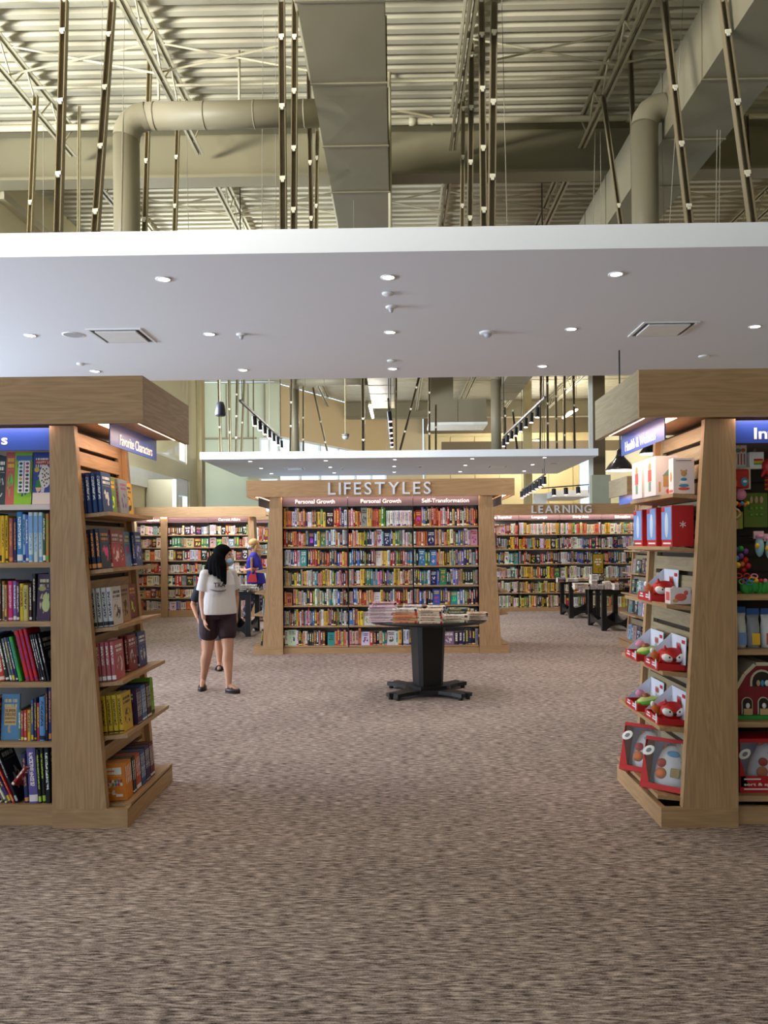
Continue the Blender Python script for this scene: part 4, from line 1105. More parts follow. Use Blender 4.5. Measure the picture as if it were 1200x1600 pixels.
m = MB(); m.prism([(.016, .10), (.05, .10), (.043, .135), (.033, .15), (.022, .138)], 'X', .0084, .0094); m.link('plant_picture', plain('print_green', (40, 130, 60)), b5, local=True)
m = MB(); m.prism([(.016, .1), (.05, .1), (.042, .078), (.024, .078)], 'X', .0084, .0096); m.link('pot_picture', plain('print_peach', (230, 176, 140)), b5, local=True)
patch(b5, 'snow_band', .0, .104, .002, .07, plain('print_pale', (224, 206, 196)), .0004, 1, .016)

Y_ = (232, 186, 40)
R1 = list(bay_row(1, BZ[1], [('s', -30, -22, 806, C('r'), 'red'), ('s', -22, -10, 802, C('c'), 'teal'), ('s', -9, 2, 806, Y_, 'yellow', 0, (60, 40, 20)), ('s', 2.5, 7.5, 806, Y_, 'yellow', 0, (60, 40, 20)), ('s', 8, 12.6, 806, Y_, 'yellow', 0, (60, 40, 20)), ('s', 13.5, 20, 810, (168, 92, 84), 'dusty red'), ('s', 20.5, 25, 810, (36, 40, 96), 'navy'),
        ('s', 25.5, 34.5, 800, (56, 132, 190), 'bright blue', 0, (240, 240, 240)), ('s', 35, 39.5, 804, (150, 190, 224), 'pale blue'), ('s', 39.8, 44.3, 805, (84, 110, 190), 'blue and white', 0, (240, 240, 240)),
        ('s', 44.8, 51.8, 801, (206, 220, 226), 'sky blue', 0, (120, 170, 220)), ('s', 52.2, 59, 801, (206, 220, 226), 'sky blue', 0, (120, 170, 220)), ('s', 59.4, 66, 801, (206, 220, 226), 'sky blue', 0, (120, 170, 220)), ('s', 67, 71.5, 803, (60, 90, 60), 'dark green'), ('s', 71.8, 77, 803, (206, 130, 70), 'orange and green', 0, (110, 180, 60))]))
for o in R1[10:13]:
    t_ = max(v.co.x for v in o.data.vertices) * 2
    MB().box(-t_ / 2 + .0005, t_ / 2 - .0005, -.0053, -.0044, .17, .268).link('spine_sky', plain('spine_sky', (130, 174, 226), .5), o, local=True)
R2 = list(bay_row(2, BZ[2], [('s', -26, -14, 906, C('c'), 'teal'), ('s', -13, -6, 912, C('m'), 'maroon'), ('s', -5, 1.5, 906, (70, 40, 50), 'dark plum'), ('s', 2, 6, 908, (150, 120, 60), 'olive'), ('s', 6.2, 9.5, 914, (222, 180, 110), 'tan'), ('s', 10.5, 18, 908, (220, 50, 116), 'magenta', 0, (240, 200, 220)), ('s', 18.5, 24, 908, (140, 100, 170), 'lilac'), ('s', 24.3, 28.5, 910, (80, 40, 90), 'purple'),
        ('s', 29, 35.5, 912, (214, 184, 40), 'mustard', 0, (110, 30, 40)), ('s', 36, 43.5, 914, (204, 184, 110), 'straw yellow', 0, (60, 60, 40)), ('s', 44, 48.5, 912, (66, 30, 40), 'wine red'), ('s', 49.5, 55, 897, (24, 22, 26), 'black', 0, (200, 190, 170)), ('f', 55.5, 77, 897, (64, 32, 66), 'dark purple', 0, (206, 200, 150))]))
o = R2[-1]; hm = plain('print_pale_hand', (190, 200, 140))
for k, (y, z, hh) in enumerate(((.040, .13, .05), (.052, .14, .055), (.064, .135, .05))):
    m = MB(); m.ball((.0085, y, z), (.0006, .006, hh / 2), seg=10); m.link('hand_finger_picture', hm, o, True, local=True)
m = MB(); m.ball((.0085, .052, .09), (.0006, .024, .04), seg=12); m.link('hand_picture', hm, o, True, local=True)
m = MB(); m.ball((.0085, .028, .185), (.0006, .024, .014), seg=12); m.link('moth_picture', plain('print_moth', (170, 160, 110)), o, True, local=True)
L = -14
R3 = list(bay_row(3, BZ[3], [('s', -14, -6, 990, C('b'), 'blue'), ('s', -4, 5, 1000, (206, 62, 48), 'red', -7, (240, 220, 200)), ('s', 6.5, 12, 993, (40, 48, 44), 'charcoal', -12), ('s', 13, 17, 998, (120, 122, 122), 'grey', -12), ('s', 18, 22, 996, (84, 96, 130), 'slate blue', -12), ('s', 23, 26.5, 996, (46, 48, 110), 'navy', -13), ('s', 28, 33.5, 995, (70, 180, 70), 'green', -13, (60, 90, 180)),
        ('s', 38, 44.5, 986, (206, 40, 56), 'red scalloped', -13, (110, 60, 140)), ('s', 45.5, 51, 984, (210, 40, 56), 'red scalloped', -13, (110, 60, 140)), ('s', 52, 57.5, 983, (206, 42, 56), 'red scalloped', -13, (110, 60, 140)), ('s', 60, 63, 992, (40, 40, 44), 'black and white', -13, (240, 240, 240)), ('s', 64, 67, 991, (44, 40, 44), 'black and white', -13, (240, 240, 240)), ('s', 68, 71, 991, (40, 40, 44), 'black and white', -13, (240, 240, 240)), ('s', 72, 75.5, 990, (44, 42, 44), 'black and white', -12, (240, 240, 240))]))
R4 = list(bay_row(4, BZ[4], [('s', -20, -6, 1092, C('m'), 'maroon'), ('f', -5, 24, 1086, (84, 134, 176), 'blue', 0, (210, 190, 130)), ('s', 25, 29.5, 1108, (74, 130, 110), 'sea green'), ('s', 30, 34, 1110, (176, 66, 96), 'raspberry'), ('s', 34.3, 39, 1109, (214, 76, 50), 'red orange'), ('s', 39.5, 45, 1109, (226, 180, 50), 'yellow'), ('s', 46, 49.7, 1093, (60, 96, 160), 'blue', 0, (230, 200, 60)), ('s', 50, 54, 1091, (44, 54, 90), 'dark blue', 0, (226, 190, 60)), ('s', 54.4, 58.5, 1098, (190, 50, 50), 'red'), ('s', 59.3, 68, 1088, (96, 150, 206), 'pale blue', 0, (30, 40, 60)), ('s', 68.5, 72, 1074, (30, 36, 60), 'midnight blue'), ('s', 72.4, 77, 1071, (44, 60, 120), 'royal blue')]))
o = R4[1]
patch(o, 'title_panel', .018, .088, .085, .19, plain('print_sand', (206, 178, 120)), .0008, 1, .016)
for k, (s_, h_) in enumerate((('SUPER', .017), ('DELUXE', .017), ('ESSENTIAL', .011), ('HANDBOOK', .011))):
    text('lettering', s_, plain('print_maroon', (130, 36, 44)), o, (.0092, .053, .168 - k * .022), .062, h_, axes=(Vector((0, 1, 0)), Vector((0, 0, 1)), Vector((1, 0, 0))), local=True, depth=.0006, bold=.015)
R5 = list(bay_row(5, BZ[5], [('s', -16, -8, 1172, C('r'), 'red'), ('s', -6, 0, 1180, (200, 196, 190), 'pale grey', -26), ('s', 4, 8, 1176, (226, 222, 214), 'white', -26, (60, 120, 80)), ('s', 9.5, 14.5, 1172, (66, 52, 120), 'violet and yellow', -26, (230, 190, 60)), ('s', 16, 20, 1164, (200, 50, 56), 'red and purple', -24), ('s', 21.5, 26, 1158, (30, 32, 48), 'black', -22, (190, 190, 190)), ('s', 34.5, 41, 1177, (44, 52, 96), 'navy', -4), ('s', 43, 56.5, 1166, (104, 92, 156), 'thick purple', -3, (240, 226, 230)), ('s', 57.5, 62.3, 1170, (34, 34, 34), 'black', -3, (180, 210, 80)), ('s', 62.6, 68, 1168, (36, 38, 34), 'black', -3, (180, 210, 80)), ('s', 69, 76.5, 1166, (26, 28, 36), 'black and white', -2, (230, 230, 230))]))
M = Matrix.Translation(W(19, 1226, 4.56)) @ Matrix.Rotation(math.radians(38), 4, 'Y') @ Matrix.Rotation(math.radians(-20), 4, 'Z')
solo_book('picture_book', 'red paged picture book lying askew on the leaning pile, bottom left shelf', 'picture book', M, .02, .10, .13, (150, 40, 44), None, 'picture books in the left bay')

# ================================================================== THE MIDDLE CASE: books one by one
STUFF = QB()                                   # everything past the largest three hundred
def fill_row(s, x0, x1, z, hlim, yf=None, wface=(2.6, 3.4), hr=(.70, .93)):
    ws = []
    for ch in s:
        if ch == ' ': ws.append(.5)
        elif ch.isupper(): ws.append(RNG.uniform(*wface))
        else: ws.append(RNG.uniform(.62, 1.3))
    k = (x1 - x0) / sum(ws); x = x0; out = []; ph = None; pch = ''
    for ch, w_ in zip(s, ws):
        w_ *= k
        if ch != ' ':
            face = ch.isupper(); h = hlim * RNG.uniform(*hr)
            if ch == pch and ph and not face: h = ph
            out.append((x, w_, h, ch.lower(), face)); pch, ph = ch, h
        x += w_
    return out
MROWS = [['yooowvtoprnwwhhyygyKrrpnw', 'owryoorEyyhrrrygl wwwwwwwwwwwww', 'rRvbnkororopwtrkykokwmmnoork'],
         ['rmhhoooprooeNbyGebwwrwnwe', 'rowowyyykgknwerWsNbkyyggeewpwwg', 'woooooNoptvoywogbgvwpP'],
         ['ewwnbrwC nrrrykhhrknnbryo', 'cbnnbkkgkkmmWyyywrreggkrwcb', 'gkCggBrytyhktctebvvnnweer'],
         ['eytekyrgtoywwewcepoytywgyewpnno', 'eekwwyygggcecpvkhbgnwyyywpmrpw', 'kkhccccwNbGknwbvptkkkkge'],
         ['oO oytpewbnrgwctckwcgwwbwmmk', 'eebbtorrtyoWyhkknewyrrkmrwp', 'eobbwkknBnnboCwbwgmkrkk'],
         ['etehmmgyrwp eprebbhotwwyyopmkmgkekwk', 'bvoyyWwwrokbptcyewm', 'wkyrbetgmkwbeyhcown'],
         ['wWwkhtwkkmhkpmm  Corvyop', 'ptpoWrkktccWwy wwyk', 'kkhkmkkkVknknnke']]
SIGN = ['left', 'middle', 'right']
cand = []
for i, rows in enumerate(MROWS):
    z = LZ[i]; top = LZ[i - 1] - .022 if i else ZV(595, 792, LY) + .02
    for b in range(3):
        bk = fill_row(rows[b], lx[b] + .012, lx[b + 1] - .012, z, top - z)
        for n, (x, w_, h, ch, face) in enumerate(bk):
            cand.append((w_ * h, i, b, n, x, w_, h, ch, face, len(bk)))
# the lower rows behind the round table are mostly hidden
def hid(c):
    u = (c[4] * F / LY) + 622
    return (c[1] == 5 and u > 574 and u < 765) or (c[1] == 6 and 640 < u < 692)
order = sorted(range(len(cand)), key=lambda q: -cand[q][0] * (.05 if hid(cand[q]) else 1))
solo = set(order[:300])
FACE = {}
for q, (ar, i, b, n, x, w_, h, ch, face, nb) in enumerate(cand):
    rgb, cn = PAL[ch]; rgb = jit(rgb, 16); z = LZ[i]
    if face: M = frame((x + .002, LY + .05, z + .0005), '-x', lean=-4); args = (.018, w_ - .004, h)
    else:
        M = frame((x + w_ / 2, LY + RNG.uniform(.035, .05), z + .0005), '-y'); args = (w_ - .001, .15, h)
    if q in solo:
        lab = '%s book%s, %s from left on %s shelf, %s bay of centre bookcase' % (cn, ' facing out' if face else '', ordn(n), SH[i] if i < 5 else ('sixth', 'bottom')[i - 5], SIGN[b])
        o = solo_book('book', lab, 'book', M, *args, rgb, None, 'books in the centre bookcase', None, False)
        if face: FACE[(i, b, ch)] = (o, args)
    else:
        STUFF.book(M, *args, rgb, accent(rgb), RNG.random())
AXC = (Vector((0, 1, 0)), Vector((0, 0, 1)), Vector((1, 0, 0)))
def title(key, lines, col):
    if key not in FACE: return
    o, (t_, d_, h_) = FACE[key]
    # bare cover with its real title
    for at in ('acc',):
        a = o.data.color_attributes[at]; a.data.foreach_set('color', [v for p in o.data.color_attributes['base'].data for v in p.color])
    for k, (s_, f) in enumerate(lines):
        text('lettering', s_, col, o, (t_ / 2 + .0004, d_ / 2, h_ * f), d_ * .62, h_ * .085, axes=AXC, local=True, depth=.0006, bold=.02)
KT = plain('print_black', (30, 28, 30)); RT = plain('print_red', (196, 84, 60))
title((2, 1, 'w'), [('FAIR', .74), ('PLAY', .58)], RT)
title((4, 1, 'w'), [('maybe', .66), ("it's you", .5)], KT)
title((6, 0, 'c'), [('EVERY', .74), ('THING', .6), ('IS', .46)], KT)

# ------------------------------------------------------------------ shelves further back: one mass
def stuff_rows(xs, zs, ztop, yf, pal_of, n=(22, 28), fprob=.1, hr=(.66, .9)):
    for b, (x0, x1) in enumerate(zip(xs, xs[1:])):
        for i, z in enumerate(zs):
            top = (zs[i - 1] - .022 if i else ztop)
            m = RNG.randint(*n); s = ''; pal = pal_of(b, i)
            while len(s) < m:
                ch = RNG.choice(pal)
                if RNG.random() < fprob: s += ch.upper(); m -= 2
                else: s += ch * RNG.choice((1, 1, 1, 2, 2, 3))
            for (x, w_, h, ch, face) in fill_row(s[:m], x0 + .012, x1 - .012, z, top - z, hr=hr):
                rgb = jit(PAL[ch][0], 18)
                if face: STUFF.book(frame((x + .002, yf + .05, z), '-x', lean=-4), .018, w_ - .004, h, rgb, accent(rgb), RNG.random())
                else: STUFF.book(frame((x + w_ / 2, yf + RNG.uniform(.03, .05), z), '-y'), w_ - .001, .15, h, rgb, accent(rgb), RNG.random())
LP = [['tmpwrwya', 'kgwwreay', 'kkncewbw', 'gwwtpwrm', 'mwwatka', 'aywtkwg'], ['ayywyaw', 'rmykyweh', 'kenkmwhr', 'ywyykgto', 'ywyykotg', 'yyayogkt'], ['lbcowanaw', 'nwnbwrwk', 'bbnwwknn', 'wwaynwkw', 'rywwaw', 'wwargw'], ['wwgwaay', 'nnwvwgnw', 'nwnkrn', 'wwteae', 'aorkw', 'egaoory']]
stuff_rows(gx, GZ, ZV(860, 814, GY), GY, lambda b, i: LP[b][i], fprob=.09, hr=(.68, .9))
stuff_rows(cx, CZ, ZV(320, 818, CY), CY, lambda b, i: ['arwktwhe', 'twekkmag', 'aawxkhro', 'wrkawtet', 'awwkrtme', 'oaatwmkx', 'aowkwate'][i], n=(19, 25), fprob=.2)
stuff_rows(dx, DZ, 2.2, DY, lambda b, i: 'rwkewymbw', n=(24, 30))
# ends of the middle case and of the pale case behind the toys: face-out piles
def end_stuff(tops, s, y0, y1, pal, dp=.15, inset=.02):
    for (fx, bx, zf, zb_) in tops:
        y = y0
        while y < y1 - .13:
            rgb = jit(PAL[RNG.choice(pal)][0], 14); wd = RNG.uniform(.12, .16); h = RNG.uniform(.19, .24); a = accent(rgb); sd = RNG.random()
            for k in range(RNG.randint(1, 3)):
                x = bx + s * (inset + .024 * k); f = min(1, (x - bx) / (fx - bx))
                STUFF.book(frame((x, y, zb_ + (zf - zb_) * f + .001), '-y', lean=-4.5 * s), .022, wd, h, rgb, a, sd)
            y += wd + RNG.uniform(.02, .05)
end_stuff(mlt, 1, LY + .06, LY + 1.3, 'wepktc')
end_stuff(mrt, -1, LY + .06, LY + 1.3, 'wepktc')
end_stuff(ftops, -1, 11.68, 12.4, 'eewwskecnx', inset=.02)

# ================================================================== TABLES
TBL = plain('table_black', (24, 23, 26), .42, noise=.1)
c0 = Vector(((W(575, 975, 8.55).x + W(761, 975, 8.55).x) / 2, 8.55, 0)); ZT = .80
t = thing('round_table', 'round black pedestal table with splayed base stacked with paperbacks', 'table', c0)
MB().lathe([(.001, ZT - .035), (.58, ZT - .035), (.62, ZT - .03), (.635, ZT - .012), (.63, ZT), (.001, ZT)], c0, 64).link('tabletop', TBL, t)
def octo(w_, ch, z, rot=math.radians(18)):
    h = w_ / 2; P = [(-h + ch, -h), (h - ch, -h), (h, -h + ch), (h, h - ch), (h - ch, h), (-h + ch, h), (-h, h - ch), (-h, -h + ch)]
    c, s = math.cos(rot), math.sin(rot); return [(c0.x + x * c - y * s, c0.y + x * s + y * c, z) for x, y in P]
MB().loft([octo(.27, .035, .10), octo(.315, .04, ZT - .036)]).link('pedestal', TBL, t)
MB().loft([octo(.37, .04, .068), octo(.37, .04, .10)]).link('pedestal_foot', TBL, t)
P = []
for k in range(4):
    a = math.pi / 4 + k * math.pi / 2; r_ = .54
    ax, pe = Vector((math.cos(a), math.sin(a), 0)), Vector((-math.sin(a), math.cos(a), 0))
    P += [ax * .24 - pe * .10, ax * .40 - pe * .075, ax * r_ - pe * .085, ax * (r_ + .01) - pe * .03, ax * (r_ - .045), ax * (r_ + .01) + pe * .03, ax * r_ + pe * .085, ax * .40 + pe * .075, ax * .24 + pe * .10]
mb = MB(); mb.prism([(c0.x + p.x, c0.y + p.y) for p in P], 'Z', .03, .068); mb.link('cross_base', TBL, t)
for k in range(4):
    a = math.pi / 4 + k * math.pi / 2
    for s in (-1, 1):
        p = c0 + Vector((math.cos(a), math.sin(a), 0)) * .505 + Vector((-math.sin(a), math.cos(a), 0)) * .055 * s
        MB().lathe([(.001, 0), (.024, 0), (.026, .03), (.001, .03)], p, 12).link('foot', TBL, t)
# piles of paperbacks on it
def pile(nm, items, u0, u1, vb, z=ZT, depth=.165, rot=0.0, group='paperbacks on the round table', where='on the round table', solo_=True):
    a, b = WZ(u0, vb, z), WZ(u1, vb, z); wd = b.x - a.x; zz = z + .0006; n = len(items)
    for k, it in enumerate(items):
        th, rgb, cn = it[0], it[1], it[2]; ac = it[3] if len(it) > 3 else accent(rgb)
        dx_, dy_ = RNG.uniform(-.006, .006), RNG.uniform(-.006, .006)
        M = Matrix.Translation((b.x + dx_, a.y + dy_, zz + th / 2)) @ Matrix.Rotation(rot + RNG.uniform(-.03, .03), 4, 'Z') @ Matrix(((0, 0, -1, 0), (0, 1, 0, 0), (1, 0, 0, 0), (0, 0, 0, 1)))
        pos = 'topmost' if k == n - 1 else 'bottom one' if k == 0 else ordn(k) + ' up'
        if solo_:
            solo_book('paperback', '%s paperback, %s of the %s %s' % (cn, pos, nm, where), 'paperback', M, th - .0008, depth, wd, jit(rgb, 5), ac, group)
        else: STUFF.book(M, th - .0008, depth, wd, rgb, ac, RNG.random())
        zz += th
PK, OR, CRM = (226, 206, 212), (224, 160, 112), (228, 220, 198)
pile('left front pile', [(.018, PK, 'pale pink', (150, 110, 130))] * 8 + [(.02, (214, 170, 190), 'rose pink')], 576, 617, 973)
pile('second front pile', [(.027, OR, 'orange', (180, 60, 50))] * 4 + [(.02, (232, 220, 206), 'white'), (.018, (232, 224, 214), 'white')], 614, 653, 974.5)
pile('third front pile', [(.025, CRM, 'cream and red', (170, 34, 40))] * 4 + [(.022, (232, 222, 196), 'cream'), (.02, (236, 214, 170), 'pale yellow')], 654, 692, 975)
pile('fourth front pile', [(.027, (232, 222, 200), 'cream', (120, 90, 70))] * 2 + [(.022, (230, 226, 218), 'white')], 693, 731, 973.5)
pile('right end pile', [(.02, (228, 206, 190), 'blush', (130, 90, 80))] * 3 + [(.018, (214, 180, 160), 'peach')], 733, 764, 969.5, rot=.1)
pile('left rear pile', [(.024, (226, 200, 206), 'pink')] * 6 + [(.02, (216, 150, 170), 'rose pink')], 582, 620, 965.5)
pile('second rear pile', [(.026, (226, 216, 206), 'white')] * 5, 630, 660, 965)
pile('third rear pile', [(.024, (236, 226, 200), 'cream')] * 5, 668, 696, 965)
pile('fourth rear pile', [(.026, (44, 42, 44), 'black', (220, 200, 120))] * 2 + [(.026, (120, 130, 60), 'olive'), (.024, (70, 96, 120), 'blue grey')], 699, 734, 966)
# small red blocks at the ends of the cream spines
def trestle(label, x0, x1, y0, y1, zt):
    t = thing('display_table', label, 'table', ((x0 + x1) / 2, (y0 + y1) / 2, 0)); L = .085
    MB().box(x0 - .06, x1 + .06, y0 - .06, y1 + .06, zt - .04, zt, .008).link('tabletop', TBL, t)
    MB().box(x0, x1, y0 + .02, y0 + .05, zt - .13, zt - .041).link('apron', TBL, t); MB().box(x0, x1, y1 - .05, y1 - .02, zt - .13, zt - .041).link('apron', TBL, t)
    for x in (x0, x1 - L):
        for y in (y0, y1 - L): MB().box(x, x + L, y, y + L, 0, zt - .041, .004).link('leg', TBL, t)
    def arch(a, b):
        n = 9; top = [(a + (b - a) * i / n, .15 + .10 * (2 * i / n - 1) ** 2) for i in range(n + 1)]; bot = [(a + (b - a) * i / n, .02 + .09 * (1 - (2 * i / n - 1) ** 2)) for i in range(n + 1)]
        return top + bot[::-1]
    for y in (y0 + .02, y1 - .065): MB().prism(arch(x0 + L + .001, x1 - L - .001), 'Y', y, y + .045).link('arched_rail', TBL, t)
    for x in (x0 + .02, x1 - .065): MB().prism([(p[0], p[1]) for p in arch(y0 + L + .001, y1 - L - .001)], 'X', x, x + .045).link('arched_rail', TBL, t)
    return t
yA, yB, yC = 16.9, 14.45, 13.9
trestle('black trestle table further back with arched feet, right of centre', XU(890, 960, yA), XU(938, 960, yA), yA, yA + 1.0, .80)
trestle('black trestle table nearer, partly behind the pale bookcase end', XU(941, 980, yB), XU(990, 980, yB), yB, yB + 1.1, .79)
trestle('black trestle table behind the walking woman on the left', XU(352, 990, yC), XU(391, 990, yC), yC, yC + 1.0, .79)
def spile(u0, u1, vb, z, items): pile('', items, u0, u1, vb, z, solo_=False, where='', depth=.2)
for (u0, u1, vb, n, col) in ((898, 923, 921, 4, (238, 232, 226)), (924, 934, 921, 6, (226, 226, 230)), (934, 944, 921, 3, (206, 206, 216)), (945, 955, 921, 5, (236, 236, 240)), (951, 960, 921, 4, (240, 240, 244)), (960, 968, 922, 4, (226, 226, 232)), (968, 976, 922, 4, (50, 44, 46))):
    spile(u0, u1, vb, .79, [(.026, col)+('',)] * n)
for (u0, u1, vb, n, col) in ((872, 886, 910, 3, (44, 54, 90)), (886, 904, 909, 2, (226, 226, 226)), (900, 920, 908, 2, (236, 200, 180)), (924, 936, 907, 4, (236, 232, 230)), (936, 945, 907, 3, (60, 50, 50)), (946, 968, 907, 1, (140, 100, 70))):
    spile(u0, u1, vb, .80, [(.03, col, '')] * n)
for (u0, u1, vb, n, col) in ((372, 388, 925, 2, (60, 56, 54)), (388, 402, 924, 2, (220, 214, 206)), (374, 398, 922, 3, (226, 222, 214))):
    spile(u0, u1, vb, .79, [(.03, col, '')] * n)
STUFF.link('shelved_books'); o = bpy.data.objects['shelved_books']; tag(o, 'mass of smaller and more distant books on the back shelves and tables', 'books', kind='stuff')
# gold poster in a stand on the far table
yS = 17.3
a, b = W(925.5, 897, yS), W(943.5, 864.5, yS)
t = thing('sign_stand', 'gold poster in a black framed stand on the far trestle table', 'sign', ((a.x + b.x) / 2, yS, .8))
MB().box(a.x, b.x, yS, yS + .02, a.z, b.z).link('sign_frame', BLACK, t)
po = MB().box(a.x + .018, b.x - .018, yS - .004, yS, a.z + .018, b.z - .018).link('poster', plain('poster_gold', (186, 150, 36), .4), t)
for f, ws_ in ((.68, (.05, .045)), (.55, (.085, .055)), (.43, (.075,))):
    x_ = (a.x + b.x) / 2 - (sum(ws_) + .015 * (len(ws_) - 1)) / 2
    for w_ in ws_:
        MB().box(x_, x_ + w_, yS - .006, yS - .004, a.z + (b.z - a.z) * f, a.z + (b.z - a.z) * f + .028, .0008).link('poster_word', LETW, po); x_ += w_ + .015
cc = ((a.x + b.x) / 2 + .04, yS - .005, a.z + (b.z - a.z) * .2)
mb = MB()
for k in range(20):
    q0, q1 = 2 * math.pi * k / 20, 2 * math.pi * (k + 1) / 20
    mb.tube([(cc[0] + .045 * math.cos(q0), cc[1], cc[2] + .045 * math.sin(q0)), (cc[0] + .045 * math.cos(q1), cc[1], cc[2] + .045 * math.sin(q1))], .004, 4)
mb.link('ring_emblem', plain('poster_dark', (90, 74, 24)), po)
MB().tube([((a.x + b.x) / 2, yS + .01, a.z), ((a.x + b.x) / 2, yS + .01, .80)], .012, 8).link('stand_pole', BLACK, t)
MB().box((a.x + b.x) / 2 - .12, (a.x + b.x) / 2 + .12, yS - .07, yS + .09, .8005, .812).link('stand_base', BLACK, t)

# ================================================================== TOYS ON THE RIGHT DISPLAY
WBOX = plain('carton_white', (226, 216, 216), .5, noise=.02)
RBOX = plain('carton_red', (186, 32, 36), .45, noise=.02)
CARD = plain('card_pale', (214, 218, 232), .5, noise=.02)
RED_ = plain('toy_red', (190, 36, 34), .4); TOYW = plain('toy_white', (234, 230, 226), .4); TOYK = plain('toy_black', (20, 20, 22), .3)
TOYO = plain('toy_orange', (206, 110, 54), .4); TOYG = plain('toy_green', (110, 180, 60), .4); TOYP = plain('toy_pink', (222, 140, 170), .5)
TOYB = plain('toy_blue', (60, 150, 190), .35); TOYY = plain('toy_yellow', (236, 186, 50), .4); TOYV = plain('toy_violet', (120, 70, 150), .4)
TOYT = plain('toy_tan', (196, 160, 116), .6); TOYN = plain('toy_navy', (44, 60, 110), .45); TOYL = plain('toy_leaf', (50, 150, 60), .5)
def clearplastic():
    m, nt, b = newmat('clear_plastic'); out = nt.nodes['Material Output']
    t = N(nt, 'ShaderNodeBsdfTransparent'); t.inputs[0].default_value = (.95, .96, 1, 1)
    g = N(nt, 'ShaderNodeBsdfGlossy'); g.inputs['Roughness'].default_value = .12
    mx = N(nt, 'ShaderNodeMixShader'); mx.inputs[0].default_value = .10
    nt.links.new(t.outputs[0], mx.inputs[1]); nt.links.new(g.outputs[0], mx.inputs[2]); nt.links.new(mx.outputs[0], out.inputs[0]); return m
CLEAR = clearplastic()
def ell(nm, c, r, mat, par, rot=None, seg=14):
    return MB().ball(c, r, rot, seg).link(nm, mat, par, True)
def shz(i, x):
    fx, bx, zf, zb_ = rtops[i]; f = (x - bx) / (fx - bx); return zb_ + (zf - zb_) * max(0, min(1, f))
def carton(nm, label, x0, x1, y0, y1, z, h, mat, cat='box', group=None, par=None):
    t = thing(nm, label, cat, ((x0 + x1) / 2, (y0 + y1) / 2, z), group)
    MB().box(x0, x1, y0, y1, z, z + h, .0015).link('carton_body', mat, t)
    # lid flap edges give the folded card its seams
    MB().box(x0 + .002, x1 - .002, y0 + .002, y1 - .002, z + h + .0002, z + h + .0018).link('lid_flap', mat, t)
    return t
def on_x(par, nm, x, y0, y1, z0, z1, mat): return MB().box(x - .0016, x - .0002, y0, y1, z0, z1).link(nm, mat, par)
def on_y(par, nm, y, x0, x1, z0, z1, mat): return MB().box(x0, x1, y - .0016, y - .0002, z0, z1).link(nm, mat, par)
def disc_x(par, nm, x, y, z, ry, rz, mat): return MB().ball((x - .0004, y, z), (.0016, ry, rz), seg=14).link(nm, mat, par, True)
def disc_y(par, nm, y, x, z, rx, rz, mat): return MB().ball((x, y - .0004, z), (rx, .0016, rz), seg=14).link(nm, mat, par, True)

# --- top shelf: white cartons
PR, PT, PG = plain('print_coral', (206, 90, 80)), plain('print_wood', (196, 150, 96)), plain('print_sage', (120, 150, 130))
for k, (y0, y1, lab) in enumerate(((4.78, 5.0, 'white toy carton with printed house, in the middle of the top right shelf'), (5.05, 5.26, 'white toy carton with printed girl, farthest back on the top right shelf'))):
    x0 = 1.535; z = shz(0, x0) + .001
    t = carton('toy_carton', lab, x0, x0 + .135, y0, y1, z, .232, WBOX)
    ym = (y0 + y1) / 2
    on_x(t, 'print_dress', x0, ym - .03, ym + .03, z + .09, z + .16, PR); disc_x(t, 'print_head', x0, ym, z + .18, .025, .024, PT); on_x(t, 'print_legs', x0, ym - .02, ym + .02, z + .03, z + .088, PG)
    on_y(t, 'print_house', y0, x0 + .045, x0 + .125, z + .05, z + .115, PT)
    MB().prism([(x0 + .04, z + .115), (x0 + .13, z + .115), (x0 + .085, z + .165)], 'Y', y0 - .0016, y0 - .0002).link('print_roof', PG, t)
    disc_y(t, 'print_ball', y0, x0 + .075, z + .025, .014, .014, PR); on_y(t, 'print_giraffe', y0, x0 + .018, x0 + .03, z + .02, z + .08, PT)
x0 = 1.585; z = shz(0, x0) + .001
t = carton('toy_carton', 'white toy carton with printed stacking bear, nearest on the top right shelf', x0, x0 + .12, 4.62, 4.70, z, .205, WBOX)
for k, (r_, m_) in enumerate(((.034, PR), (.030, TOYB), (.025, TOYW), (.019, TOYB))): disc_y(t, 'print_ring', 4.62, x0 + .06, z + .03 + k * .018, r_, .009, m_)
disc_y(t, 'print_bear_head', 4.62, x0 + .06, z + .118, .018, .018, PT)
for s in (-1, 1): disc_y(t, 'print_ear', 4.62, x0 + .06 + s * .014, z + .134, .006, .006, PT)
on_y(t, 'print_garland', 4.62, x0 + .015, x0 + .105, z + .19, z + .193, TOYK)
on_x(t, 'print_stripe', x0, 4.63, 4.69, z + .01, z + .025, PR); disc_x(t, 'print_bear', x0, 4.66, z + .1, .016, .03, PT)
